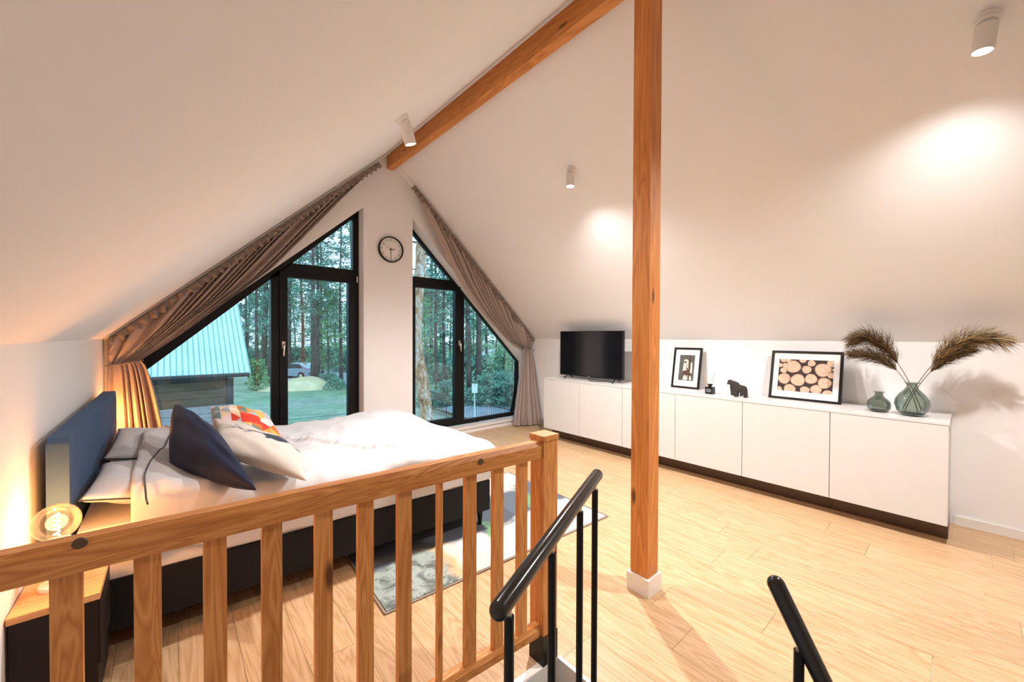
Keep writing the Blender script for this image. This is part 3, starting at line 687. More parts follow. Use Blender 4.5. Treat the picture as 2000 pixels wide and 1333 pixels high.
def dpt(i, j):
    u, v = i/NX, j/NY
    # arc-length style: the outer rows hang down the sides
    hang = .25
    y0 = YN0+(YN1-YN0)*u-.018; y1 = YF+.02; Wd = y1-y0; tot = Wd+2*hang; s = v*tot
    x0 = DX0+.02*nz(v*6, 3); Lx = (DX1-x0); totx = Lx+hang; sx = u*totx
    dz = 0; y = 0
    if s < hang: y = y0-.012*math.sin(math.pi*(1-s/hang))-.008*nz(u*16, 1); dz = hang-s
    elif s > hang+Wd: y = y1+.012; dz = s-hang-Wd
    else: y = y0+(s-hang)
    x = x0+sx; dx_ = 0
    if sx > Lx: x = DX1+.012+.008*nz(v*18, 2); dx_ = sx-Lx
    xx = min(x, DX1); yy = min(max(y, y0), y1); z = dtop(xx, yy)
    rnd = .06
    for dist in (yy-y0, y1-yy, DX1-xx):
        if dist < rnd: q = 1-max(dist, 0)/rnd; z -= .035*q*q
    low = max(dz, dx_)
    z = z-low
    return Vector((x, y, max(z, .345+.012*nz(u*9, v*9, 7))))
for i in range(NX+1):
    for j in range(NY+1): g[i, j] = b.verts.new(dpt(i, j))
for i in range(NX):
    for j in range(NY): b.faces.new((g[i, j], g[i+1, j], g[i+1, j+1], g[i, j+1]))
du = obj('duvet_cover', b, M['linen'], duv, smooth=3)
sm = du.modifiers.new('thick', 'SOLIDIFY'); sm.thickness = .012; sm.offset = 0
pl = []
for i in range(60):
    y = 3.80-(3.80-2.20)*i/59; x = -.03+.035*math.sin(i*.11)-.05*ss(2.9, 2.2, y)
    pl.append(Vector((x, y, dtop(x, y)-(.035*(1-max(0, y-2.25)/.06)**2 if y < 2.31 else 0)+.009)))
obj('piping', tb(pl, .0035, 6), M['piping'], duv, smooth=3, label='dark piping line')

# cushions
navy = [on(331, 904, 2, .71), on(501, 958, 2, .655), on(425, 846, 2, .80), on(342, 792, 2, .91)]
cushion('cushion', 'dark navy velvet cushion leaning with one corner up', navy, .10, M['velvet'], 2, pinch=-.10, under=.9)
deer_poly = [[(.50, .62), (.56, .66), (.60, .72), (.66, .74), (.74, .80), (.86, .90), (.985, .985), (1.0, .86), (.90, .72), (.80, .62), (.70, .56), (.62, .56), (.58, .50), (.54, .52), (.57, .58)]]
def stroke(a, c, w0, w1):
    a, c = Vector(a), Vector(c); d = (c-a).normalized(); s = Vector((-d.y, d.x)); return [a+s*w0, c+s*w1, c-s*w1, a-s*w0]
ant = [((.54, .63), (.34, .56), .014, .010), ((.34, .56), (.12, .62), .010, .006), ((.30, .57), (.20, .70), .009, .005), ((.22, .59), (.10, .54), .009, .005), ((.42, .59), (.30, .47), .009, .006), ((.56, .68), (.40, .74), .013, .009), ((.40, .74), (.24, .78), .009, .005), ((.40, .74), (.32, .85), .009, .005)]
deer_poly += [[tuple(q) for q in stroke(a, c, w0, w1)] for a, c, w0, w1 in ant]
def inside(p, u, v):
    r = False; n = len(p)
    for i in range(n):
        x1, y1 = p[i][0], p[i][1]; x2, y2 = p[i-1][0], p[i-1][1]
        if (y1 > v) != (y2 > v) and u < (x2-x1)*(v-y1)/(y2-y1)+x1: r = not r
    return r
deer = [ray(418, 884, 2.03), ray(598, 940, 1.90), ray(586, 884, 2.30), ray(419, 820, 2.44)]
cushion('cushion', 'cream cushion printed with a dark stag head', deer, .08, M['canvas'], 5, n=110, mats=[M['canvas'], fabric('navy_print', (.012, .02, .04))],
        pick=lambda u, v: 1 if any(inside(p, u, v) for p in deer_poly) else 0, pinch=.05, under=.5)
pc = [(.62, .30, .06), (.80, .62, .40), (.75, .05, .03), (.86, .72, .62), (.70, .45, .12), (.15, .25, .25), (.55, .17, .04), (.78, .60, .62), (.40, .42, .45)]
pmats = [fabric('patch_%s' % n_, c) for n_, c in zip(['ochre', 'sand', 'red', 'blush', 'mustard', 'teal', 'rust', 'pink', 'grey'], pc)]
def patch(u, v):
    k = 3.6; a = math.floor(u*k+v*k); c_ = math.floor(u*k-v*k+20); d_ = math.floor(u*k*2)
    h = (a*7+c_*13+(d_ % 2)*5+a*c_) % 9
    if .42 < u < .72 and .30 < v < .52: h = 2
    return h
pat = [on(414, 868, 2, .70), on(556, 868, 2, .64), on(522, 812, 2, .80), on(410, 796, 2, .865)]
cushion('cushion', 'multicoloured patchwork cushion behind the stag cushion', pat, .10, pmats[0], 9, n=60, mats=pmats, pick=patch, pinch=.04, under=.6)

# ------------------------------------------------------------------ bedside tables and lamps
def bedside(label, x0, x1, y0, y1, zt_):
    t = thing('bedside_table', label, 'bedside table', ((x0+x1)/2, (y0+y1)/2, 0), group='bedside tables')
    obj('tabletop', bx(x0, x1, y0, y1, zt_-.022, zt_), M['tabletop'], t, bevel=.003)
    obj('body', bx(x0+.004, x1-.006, y0+.006, y1-.006, .06, zt_-.023), M['tabledark'], t, bevel=.003)
    obj('drawer', bx(x1-.006, x1, y0+.01, y1-.01, .20, zt_-.03), M['tabledark'], t)
    return t
bedside('honey-topped dark bedside table on the near side of the bed, under the glowing bulb', XL+.004, -.188, 1.955, 2.255, .45)
bedside('honey-topped bedside table on the far side of the bed by the curtain', XL+.004, .02, 4.08, 4.40, .54)
def lamp(label, x, y, z, power, r=.0625, hs=1.0):
    t = thing('bulb_lamp', label, 'table lamp', (x, y, z))
    obj('foot', lt([(0, 0), (.045, 0), (.047, .006), (.045, .014), (.02, .018), (0, .018)], (x, y, z), 28), M['lampwhite'], t, smooth=.8)
    obj('socket', lt([(a_*r/.0625, .016+(b_-.016)*hs) for a_, b_ in [(.020, .016), (.022, .03), (.024, .10), (.034, .125), (.046, .14), (.05, .15), (.046, .158), (.03, .165), (0, .165)]], (x, y, z), 28), M['lampwhite'], t, smooth=.8)
    c = z+.016+.149*hs+r
    obj('bulb', lt([(r*math.sin(a)if a < math.pi-.01 else 0.012, r*-math.cos(a)*-1) if False else (max(r*math.sin(a), .0001), r*math.cos(a)) for a in [math.pi*k/20 for k in range(21)]], (x, y, c), 32), M['bulbglass'], t, smooth=3, label='clear amber globe bulb')
    fl = []
    for k in range(40): a = k*.8; fl.append((x+.007*math.cos(a), y+.007*math.sin(a), c-.8*r+1.3*r*k/39))
    obj('filament', tb(fl, .0022, 5), M['filament'], t, smooth=3, label='glowing filament')
    l = point((x, y, c), power, AMBER, .03); l.parent = t; l.location = l.location-t.location
lamp('glowing amber globe bulb lamp on the near bedside table', -.307, 2.105, .45, 5.2)
lamp('glowing amber globe bulb lamp on the far bedside table by the curtain', -.335, 4.22, .54, 9, .045, .5)

# ------------------------------------------------------------------ rug
def rugmat():
    m, nt, b = newmat('abstract_rug'); b.inputs['Roughness'].default_value = .95; mp = mapping(nt, (1, 1, 1))
    n1 = noi(nt, mp, 1.7, 3, .55, .8); n2 = noi(nt, mp, 9, 5, .7, 1.0); n3 = noi(nt, mp, 2.6, 3, .6, .5)
    sx = nt.nodes.new('ShaderNodeSeparateXYZ'); nt.links.new(mp.outputs[0], sx.inputs[0])
    def lin(s_, k, src, off):
        m1 = nt.nodes.new('ShaderNodeMath'); m1.operation = 'MULTIPLY_ADD'; nt.links.new(src, m1.inputs[0]); m1.inputs[1].default_value = k; nt.links.new(s_, m1.inputs[2])
        m2 = nt.nodes.new('ShaderNodeMath'); m2.operation = 'MULTIPLY_ADD'; nt.links.new(m1.outputs[0], m2.inputs[0]); m2.inputs[1].default_value = .5; m2.inputs[2].default_value = off; return m2.outputs[0]
    fx = lin(sx.outputs['X'], .6, n1.outputs['Fac'], .35); fy = lin(sx.outputs['Y'], .5, n3.outputs['Fac'], .45)
    base = ramp(nt, fx, [(.0, (.30, .36, .33)), (.30, (.34, .39, .35)), (.335, (.66, .42, .20)), (.36, (.68, .61, .52)), (.62, (.70, .64, .55)), (.66, (.50, .56, .54)), (.80, (.66, .63, .56))])
    sp_ = ramp(nt, n2.outputs['Fac'], [(.40, (.35, .35, .35)), (.52, (1, 1, 1))])
    lf_ = ramp(nt, fx, [(.30, (1, 1, 1)), (.34, (0, 0, 0))]); dk = mixc(nt, (1, 1, 1), sp_.outputs[0], lf_.outputs[0])
    c = mixc(nt, base.outputs[0], dk, 1.0, 'MULTIPLY')
    sl2 = ramp(nt, fy, [(.44, (0, 0, 0)), (.47, (1, 1, 1)), (.66, (1, 1, 1)), (.70, (0, 0, 0))]); c = mixc(nt, c, (.10, .12, .15), sl2.outputs[0])
    r3 = ramp(nt, n3.outputs['Fac'], [(.60, (0, 0, 0)), (.66, (.7, .7, .7))]); c = mixc(nt, c, (.16, .36, .15), r3.outputs[0])
    nt.links.new(c, b.inputs['Base Color']); nb = noi(nt, mp, 300, 2); bump(nt, b, nb.outputs['Fac'], .4, .003); return m
rg = thing('rug', 'pale abstract rug with grey and green patches, partly under the bed foot', 'rug', (1.6, 2.4, 0))
def rc(s, t_): # rug corner frame
    o = Vector((.774, 1.818, 0)); ux = Vector((1.682, -.078, 0)).normalized(); uy = Vector((.078, 1.682, 0)).normalized(); return o+ux*s+uy*t_
b = B(); slab(b, [rc(.012, .012)+Vector((0, 0, .001)), rc(1.672, .012)+Vector((0, 0, .001)), rc(1.672, 1.19)+Vector((0, 0, .001)), rc(.012, 1.19)+Vector((0, 0, .001))], (0, 0, .006)); obj('pile', b, rugmat(), rg)
b = B(); ring = [rc(0, 0), rc(1.684, 0), rc(1.684, 1.2), rc(0, 1.2)]
ed = ring+[ring[0]]
for a, c in zip(ed, ed[1:]): tube(b, [a+Vector((0, 0, .005)), c+Vector((0, 0, .005))], .0055, 8)
obj('bound_edge', b, plain('rug_edge', (.30, .25, .20), .9), rg, smooth=.9)

# ------------------------------------------------------------------ curtains
def curve_fn(pts):
    d = [0]
    for a, c in zip(pts, pts[1:]): d.append(d[-1]+(c-a).length)
    T = d[-1]
    def f(t):
        s = min(max(t, 0), 1)*T
        for i in range(len(pts)-1):
            if s <= d[i+1]+1e-9: return pts[i].lerp(pts[i+1], (s-d[i])/(d[i+1]-d[i]))
        return pts[-1]
    return f
def curtain(label, T0, T1, K, Wend, F0, F1, bound, nf, seed, fwd=0.0, yoff=4.425, ampl=.062):
    rnd = random.Random(seed)
    t = thing('curtain', label, 'curtain', (K.x, yoff, 0), group='taupe curtains at the gable windows')
    Bf = curve_fn([Vector((p.x, 0, p.z)) for p in bound]); B0, B1 = Bf(0), Bf(1)
    NU, NV, NL = 420, 46, 34
    ph = [rnd.random()*6.28 for _ in range(6)]
    def fold(u):
        q = nf*u+.55*math.sin(u*9+ph[0])+.25*math.sin(u*23+ph[1]); return (2*abs(math.sin(math.pi*q))-1)*(.72+.28*math.sin(u*31+ph[2]))
    def W(u): g_ = u**1.25; return Vector((K.x+(Wend.x-K.x)*g_, 0, K.z+(Wend.z-K.z)*g_))
    def P(u, v):
        a = T0.lerp(T1, u); a = Vector((a.x, 0, a.z)); w_ = W(u)
        sag = (Bf(v)-B0.lerp(B1, v))*(1-u)**1.1
        p = a.lerp(w_, v)+sag
        A_ = ampl*(.55+.65*math.sin(math.pi*min(1, v*1.1))**.8)*(1-.72*v)
        u2 = u+.012*nz(v*2.5, u*8, seed)*(1-v)
        p.y = yoff+.045-A_*(fold(u2)+1)*.75-.010*nz(u*7, v*2, seed)-.03*v*(1-u)
        d = (w_-a).normalized(); n_ = Vector((-d.z, 0, d.x)); 
        return p
    def Lw(u, v):
        a = W(u); f_ = F0.lerp(F1, u); f_ = Vector((f_.x, 0, f_.z)); e = v**.6
        p = Vector((a.x+(f_.x-a.x)*e, 0, a.z+(f_.z-a.z)*v)); A_ = ampl*(.30+1.15*v**.6)
        nf2 = nf*.52
        s = math.sin(2*math.pi*nf2*(u+.045*math.sin(u*8+seed)+.03*math.sin(u*19)+.03*nz(v*1.5, u*3, seed+4))+ph[3]); s = 2*abs(math.sin(math.pi*nf2*(u+.045*math.sin(u*8+seed)+.03*math.sin(u*19)+.03*nz(v*1.5, u*3, seed+4))+ph[3]))-1
        p.y = yoff+.02-.03*(1-u)*(1-v)-A_*(s+1)*.45-.02*nz(u*5, v*2, seed+2)-fwd*u*v
        k = max(0, (v-.9)/.1); p.x += .04*k*nz(u*14, 1, seed); return p
    b = B(); g = [[b.verts.new(P(i/NU, j/NV)) for j in range(NV+1)] for i in range(NU+1)]
    for i in range(NU):
        for j in range(NV): b.faces.new((g[i][j], g[i+1][j], g[i+1][j+1], g[i][j+1]))
    o = obj('upper_drape', b, M['curtain'], t, smooth=3)
    b = B(); g = [[b.verts.new(Lw(i/200, j/NL)) for j in range(NL+1)] for i in range(201)]
    for i in range(200):
        for j in range(NL): b.faces.new((g[i][j], g[i+1][j], g[i+1][j+1], g[i][j+1]))
    obj('lower_drape', b, M['curtain'], t, smooth=3)
    # gathered heading: small puffed pleats along the track
    b = B(); n_h = int(nf*6)*6; prev = None; d = (T1-T0).normalized(); nn = Vector((-d.z, 0, d.x)); nn = nn if nn.z > 0 else -nn
    for i in range(n_h+1):
        u = i/n_h; p = T0.lerp(T1, u); p.y = yoff; w1_ = math.sin(2*math.pi*nf*u*2.9+1.3*math.sin(u*17)); A_ = .016*w1_
        hh = .034+.012*math.sin(u*nf*21)
        row = [b.verts.new(p+nn*.012+Vector((0, -.035-A_*.3, 0))), b.verts.new(p-nn*.004+Vector((0, -A_*1.5-.042, 0))), b.verts.new(p-nn*hh+Vector((0, -A_*1.2-.046, 0))), b.verts.new(p-nn*(hh+.012)+Vector((0, -A_*.4-.02, 0)))]
        if prev:
            for q in range(3): b.faces.new((prev[q], row[q], row[q+1], prev[q+1]))
        prev = row
    obj('heading', b, M['heading'], t, smooth=3, label='darker gathered heading tape')
    # tieback
    b = B(); pts = []
    for k in range(25):
        a = math.pi*k/24; c = Vector(((K.x+Wend.x)/2, yoff-.02, (K.z+Wend.z)/2)); hw = abs(Wend.x-K.x)/2+.012
        sgn = 1 if K.x > Wend.x else -1
        pts.append(c+Vector((math.cos(a)*hw*sgn, -math.sin(a)*.062, (K.z-Wend.z)/2*math.cos(a))))
    tube(b, pts, .009, 8, flat=.5); obj('tieback', b, M['heading'], t, smooth=3, label='dark tieback cord')
Lb = [on(x, y, 1, 4.43) for x, y in [(734, 329), (655, 405), (592, 468), (529, 529), (474, 569), (398, 623), (344, 661), (275, 704)]]
Rb = [on(x, y, 1, 4.43) for x, y in [(804, 356), (837, 426), (869, 499), (897, 549), (922, 587), (954, 625), (992, 666), (1023, 678)]]
def tl_(x, off): return Vector((x, 0, zc(x)-off))
curtain('taupe curtain on the left window, tied back beside the headboard', tl_(1.80, .055), tl_(-.375, .045), Lb[-1], Vector((-.365, 0, 1.10)), Vector((.02, 0, .02)), Vector((-.375, 0, .02)), Lb, 13, 3, ampl=.075)
curtain('taupe curtain on the right window, tied back beside the cabinets', tl_(2.235, .055), tl_(4.245, .035), Rb[-1], Vector((4.235, 0, 1.12)), Vector((3.86, 0, .02)), Vector((4.25, 0, .02)), Rb, 13, 11, fwd=.17, ampl=.085)
for nm, x0, x1 in (('left', 1.945, -.39), ('right', 2.035, 4.265)):
    b = B(); a, c = Vector((x0, 4.43, zc(x0))), Vector((x1, 4.43, zc(x1))); d = (c-a).normalized(); nn = Vector((-d.z, 0, d.x)); nn = -nn if nn.z > 0 else nn
    slab(b, [a+Vector((0, -.014, 0)), c+Vector((0, -.014, 0)), c+Vector((0, .014, 0)), a+Vector((0, .014, 0))], nn*.014)
    tagd(obj('curtain_track', b, M['trimw'], loc=a), 'slim white curtain track down the %s ceiling slope' % nm, 'curtain track', 'curtain tracks')
#OUTSIDE
# ------------------------------------------------------------------ outside
GZ = -2.9
M['grass'] = None
def groundmat():
    m, nt, b = newmat('meadow_ground'); b.inputs['Roughness'].default_value = 1; mp = mapping(nt, (1, 1, 1))
    n1 = noi(nt, mp, .12, 4, .6, .4); n2 = noi(nt, mp, 1.2, 5, .7); n3 = noi(nt, mp, 9, 3, .7)
    r1 = ramp(nt, n1.outputs['Fac'], [(.38, (.24, .42, .20)), (.5, (.38, .50, .34)), (.6, (.45, .52, .42))])
    r2 = ramp(nt, n2.outputs['Fac'], [(.35, (.62, .66, .66)), (.65, (1, 1, 1))]); r3 = ramp(nt, n3.outputs['Fac'], [(.3, (.7, .7, .7)), (.7, (1, 1, 1))])
    c = mixc(nt, r1.outputs[0], r2.outputs[0], 1, 'MULTIPLY'); c = mixc(nt, c, r3.outputs[0], 1, 'MULTIPLY')
    nt.links.new(c, b.inputs['Base Color']); bump(nt, b, n3.outputs['Fac'], .8, .1); return m
b = B(); N = 60
gv = [[b.verts.new((-60+200*i/N, 6+160*j/N, GZ+.25*nz(i*.35, j*.35, 1)*min(1, j/12))) for j in range(N+1)] for i in range(N+1)]
for i in range(N):
    for j in range(N): b.faces.new((gv[i][j], gv[i+1][j], gv[i+1][j+1], gv[i][j+1]))
obj('ground_outside', b, groundmat(), kind='structure', smooth=3)
def gnd(x, y, z=GZ): return on(x, y, 2, z)
M['asphalt'] = plain('wet_gravel_road', (.36, .38, .43), .8, 0, .3, .15, 1.5)
b = B(); L_ = [(560, 752), (690, 752), (760, 728), (690, 716), (560, 722)]
slab(b, [gnd(x, y, GZ+.16) for x, y in L_], (0, 0, .02)); tagd(obj('gravel_road', b, M['asphalt'], kind='structure', loc=gnd(640, 735)), None, None)
b = B(); L_ = [(860, 800), (1100, 880), (1100, 800), (960, 770)]
slab(b, [gnd(x, y, GZ+.14) for x, y in L_], (0, 0, .02)); obj('garden_path', b, M['asphalt'], kind='structure', loc=gnd(980, 800))
# sand heap
sc = gnd(595, 760); b = B(); NR = 18; rows = []
for i in range(NR+1):
    r = i/NR; rows.append([b.verts.new((sc.x+r*3.9*math.cos(a)*(1+.12*math.sin(3*a)), sc.y+r*2.6*math.sin(a), GZ-.05+.98*(math.cos(math.pi*r)+1)/2*(1+.15*nz(math.cos(a)*2, math.sin(a)*2, r*3)))) for a in [2*math.pi*k/28 for k in range(28)]])
for i in range(NR):
    for k in range(28): b.faces.new((rows[i][k], rows[i][(k+1) % 28], rows[i+1][(k+1) % 28], rows[i+1][k]))
bmesh.ops.remove_doubles(b, verts=b.verts, dist=.001)
tagd(obj('sand_heap', b, plain('yellow_sand', (.66, .56, .33), 1, 0, .1, .12, 2), loc=sc, smooth=3), 'low heap of yellow sand on the grass in front of the car', 'sand heap')

# neighbour's house: corrugated roof, timber walls
M['roofmetal'] = plain('pale_corrugated_sheet', (.50, .70, .66), .5, .0, .5, .06, 2)
M['timber'] = wood('grey_timber_boards', (.22, .20, .22), (.34, .31, .33), (.44, .40, .42), 'x', .8, 1)
M['timber_d'] = wood('brown_timber_boards', (.07, .045, .03), (.11, .07, .045), (.15, .10, .065), 'x', .8, 1)
M['darktrim'] = plain('dark_house_trim', (.03, .03, .035), .6)
HXr, HYe, HZe = 1.526, 12.0, .40
hs_ = thing('neighbour_house', 'timber house with a pale corrugated roof outside the left window', 'house', (-1.5, 14, GZ))
sl_ = (2.325-HZe)/2.49
b = B(); X0 = -4.6; prev = None; cols = []; x = X0
while x < HXr-.03: cols += [(x, 0), (x+.075, 0), (x+.085, -.05), (x+.100, -.05), (x+.108, 0)]; x += .11
for x, dz in cols:  # corrugations run down the slope
    row = [b.verts.new((x, HYe, HZe+dz)), b.verts.new((x, HYe+4.6, HZe+dz+4.6*sl_)), b.verts.new((x, HYe+9.2, HZe+dz))]
    if prev: b.faces.new((prev[0], row[0], row[1], prev[1])); b.faces.new((prev[1], row[1], row[2], prev[2]))
    prev = row
obj('roof', b, M['roofmetal'], hs_, label='pale corrugated metal roof')
obj('gutter', tb([(X0, HYe-.04, HZe-.05), (HXr-.02, HYe-.04, HZe-.05)], .05, 10), M['darktrim'], hs_, smooth=.9)
b = B(); slab(b, [(HXr-.03, HYe, HZe-.14), (HXr-.03, HYe+4.6, HZe-.14+4.6*sl_), (HXr-.03, HYe+4.6, HZe-.02+4.6*sl_), (HXr-.03, HYe, HZe-.02)], (.03, 0, 0)); obj('verge_board', b, M['darktrim'], hs_)
wx = 1.17
for k in range(16):
    z0 = GZ-.1+.2*k; 
    if z0 > .22: break
    obj('wall_board', bx(X0+.3, wx, HYe+.30, HYe+.34, z0, min(z0+.192, .26)), M['timber_d'] if z0 > -.42 else M['timber'], hs_, bevel=0)
b = B(); box(b, X0+.3, wx, HYe+.34, HYe+8.8, GZ-.1, .26); obj('wall_core', b, M['darktrim'], hs_)
for k in range(14):
    z0 = GZ-.1+.23*k
    if z0 < .25: obj('wall_board', bx(wx, wx+.03, HYe+.30, HYe+8.8, z0, min(z0+.222, .26)), M['timber'], hs_)
obj('corner_post', bx(wx-.08, wx+.05, HYe+.26, HYe+.33, GZ-.1, .26), M['darktrim'], hs_)
obj('wall_plate', bx(wx-.07, wx+.03, HYe+.235, HYe+.258, -.58, -.42), M['mat_white'], hs_, label='small white plate on the house corner')

# far neighbour seen through the right window
nh = ray(962, 690, 50); fh = thing('far_house', 'low shed with a pale roof among the trees beyond the right window', 'shed', (nh.x, nh.y, GZ))
q = [ray(935, 697, 48), ray(987, 697, 45), ray(987, 681, 50), ray(948, 685, 52)]
b = B(); slab(b, q, (0, 0, .12)); obj('roof', b, plain('pale_far_roof', (.62, .68, .70), .6), fh)
b = B(); a, c = ray(942, 699, 50), ray(984, 699, 48); slab(b, [(a.x, a.y, GZ), (c.x, c.y, GZ), (c.x, c.y, a.z+.3), (a.x, a.y, a.z+.3)], (.5, 2.5, 0)); obj('wall', b, M['darktrim'], fh)

# car
cp = gnd(578, 741); car = thing('car', 'silver-blue car parked behind the sand heap', 'car', (cp.x, cp.y, GZ+.1))
M['carpaint'] = plain('silver_blue_car_paint', (.36, .40, .52), .25, .6, .6, .05, coat=.5)
M['carglass'] = plain('dark_car_glass', (.02, .03, .04), .06, 0, .8)
M['tyre'] = plain('black_tyre', (.012, .012, .012), .8)
cdir = Vector((RT.x, RT.y, 0)).normalized()*1.0; cdir = (Matrix.Rotation(R(-14), 3, 'Z') @ cdir); cn = Vector((-cdir.y, cdir.x, 0)); co = Vector((cp.x, cp.y, GZ+.12))
def CP(l, s, z): return co+cdir*l+cn*s+Vector((0, 0, z))
def loft(sections):
    b = B(); rings = [[b.verts.new(CP(l, s, z)) for l, z, s in sec] for sec in sections]
    for a, c in zip(rings, rings[1:]):
        for k in range(len(a)): b.faces.new((a[k], a[(k+1) % len(a)], c[(k+1) % len(a)], c[k]))
    b.faces.new(rings[0]); b.faces.new(rings[-1][::-1]); return b
low = [(-2.2, .35), (-2.25, .62), (-2.1, .82), (-1.2, .95), (1.5, .98), (2.05, .92), (2.2, .7), (2.15, .35), (1.75, .32), (1.65, .58), (1.35, .68), (1.05, .58), (.95, .28), (-.95, .28), (-1.05, .58), (-1.35, .68), (-1.65, .58), (-1.75, .32)]
obj('car_body', loft([[(l, z, s) for l, z in low] for s in (-.86, .86)]), M['carpaint'], car, bevel=.05, smooth=.8)
top = [(-1.25, .93), (-.55, 1.40), (.2, 1.50), (1.1, 1.46), (1.95, .98)]
obj('roof', loft([[(l*(1 if abs(s) < .7 else 1), z, s) for l, z in top] for s in (-.70, .70)]), M['carpaint'], car, bevel=.05, smooth=.8)
for s in (-.703, .703):
    obj('side_window', loft([[(l, z, s*k) for l, z in [(-1.05, .98), (-.5, 1.33), (.2, 1.42), (.95, 1.39), (1.45, 1.02)]] for k in (1.0, 1.02)]), M['carglass'], car)
    for l in (-1.35, 1.35):
        wh = obj('wheel', lt([(0, -.1), (.30, -.1), (.33, -.07), (.33, .07), (.30, .1), (0, .1)], CP(l, s*1.13, .30), 24, cn), M['tyre'], car, smooth=.7)
        obj('hub_cap', lt([(0, -.115), (.2, -.11), (.21, .11), (0, .115)], CP(l, s*1.13, .30), 16, cn), M['chrome'], wh, smooth=.7)
wb = B(); wq = [(-1.30, .95, -.6), (-.62, 1.38, -.58), (-.62, 1.38, .58), (-1.30, .95, .6)]; slab(wb, [CP(l-.02, s, z+.01) for l, z, s in wq], (0, 0, .02)); obj('windscreen', wb, M['carglass'], car)

# sign on a post and the picket fence on the right
M['signwhite'] = plain('white_sign_board', (.80, .82, .82), .6)
sg = ray(927, 759, 17); sn = thing('sign_board', 'small white sign on a thin post by the picket fence', 'sign', (sg.x, sg.y, GZ))
b = B(); r2 = Vector((RT.x, RT.y, 0)).normalized(); slab(b, [sg-r2*.12+Vector((0, 0, -.20)), sg+r2*.12+Vector((0, 0, -.20)), sg+r2*.12+Vector((0, 0, .20)), sg-r2*.12+Vector((0, 0, .20))], FW*.02); obj('board', b, M['signwhite'], sn)
obj('dot', lt([(0, -.012), (.022, -.012), (.022, 0)], sg+Vector((0, 0, .14)), 10, (FW.x, FW.y, 0)), M['darktrim'], sn)
obj('post', tb([(sg.x, sg.y, GZ), (sg.x, sg.y, sg.z-.2)], .02, 8), M['signwhite'], sn)
def steelfence(label, a, c, h, n, gap_top=.08, r=.012, group=None):
    t = thing('picket_fence', label, 'fence', a); a, c = Vector(a), Vector(c)
    for zz in (h-gap_top, .25): obj('rail', tb([a+Vector((0, 0, zz)), c+Vector((0, 0, zz))], .022, 6), M['darktrim'], t)
    me = None
    for k in range(n):
        p = a.lerp(c, k/(n-1))
        if me is None:
            o = obj('picket', tb([p, p+Vector((0, 0, h))], r, 5), M['darktrim'], t, loc=p); me = o.data
        else:
            o = bpy.data.objects.new('picket', me); COL.objects.link(o); o.parent = t; o.location = p-wloc(t)
f0 = Vector((10.9, 19.5, GZ)); f1 = Vector((10.75, 8.5, GZ))
steelfence('dark metal picket fence outside the right window', f0, f1, 1.22, 75)
def wirefence(label, pts, h, wires):
    t = thing('wire_fence', label, 'fence', pts[0])
    for p in pts: obj('fence_post', tb([p, Vector(p)+Vector((0, 0, h))], .022, 6), M['darktrim'], t, loc=p)
    for k in range(wires): obj('wire', tb([Vector(p)+Vector((0, 0, h*(k+1)/wires-.03)) for p in pts], .006, 4), M['darktrim'], t)
wirefence('low wire fence across the grass below the left window', [Vector((-1+2.1*i, 16.6-.22*i, GZ)) for i in range(6)], 1.2, 5)
# green fence far right of the glazed door
gf = thing('board_fence', 'dark green board fence behind the trees by the road', 'fence', gnd(655, 722)); a, c = gnd(632, 708), gnd(705, 742); me = None
for k in range(40):
    p = a.lerp(c, k/39)
    if me is None: o = obj('fence_board', bx(p.x-.28, p.x+.28, p.y-.02, p.y+.02, GZ, GZ+1.9), plain('green_fence_paint', (.10, .22, .19), .8), gf, loc=p); me = o.data
    else: o = bpy.data.objects.new('fence_board', me); COL.objects.link(o); o.parent = gf; o.location = p-wloc(gf)

# trees
M['bark'] = plain('grey_brown_bark', (.11, .085, .075), .95, 0, .2, .5, 5, .8, 8)
def barkmat():
    m, nt, b = newmat('flaking_pine_bark'); b.inputs['Roughness'].default_value = .95; mp = mapping(nt, (1, 1, .45)); n1 = noi(nt, mp, 7, 4, .7, .6); n2 = noi(nt, mp, 22, 3, .7)
    c = ramp(nt, n1.outputs['Fac'], [(.36, (.10, .07, .06)), (.45, (.42, .20, .08)), (.53, (.50, .36, .26)), (.62, (.55, .50, .48))]).outputs[0]
    c = mixc(nt, c, ramp(nt, n2.outputs['Fac'], [(.35, (.5, .5, .5)), (.55, (1, 1, 1))]).outputs[0], 1.0, 'MULTIPLY'); nt.links.new(c, b.inputs['Base Color']); bump(nt, b, n1.outputs['Fac'], .8, .03); return m
M['bark_pine'] = barkmat()
M['needle'] = plain('dark_pine_needles', (.13, .27, .21), .9, 0, .15, .5, .6)
M['needle2'] = plain('mid_pine_needles', (.18, .35, .26), .9, 0, .15, .5, .6)
M['leaf'] = plain('fresh_green_leaves', (.24, .46, .22), .9, 0, .15, .5, .8)
def trunk_mesh(bm, h, r, lean_, rnd, seg=9):
    pts = []; rr = []
    for i in range(9):
        t_ = i/8; pts.append(Vector((lean_[0]*t_*h+.10*math.sin(t_*5+lean_[1]*9), lean_[1]*t_*h+.08*math.sin(t_*7), t_*h))); rr.append(r*(1-.72*t_)*(1.25 if i == 0 else 1))
    tube(bm, pts, rr, seg); return pts
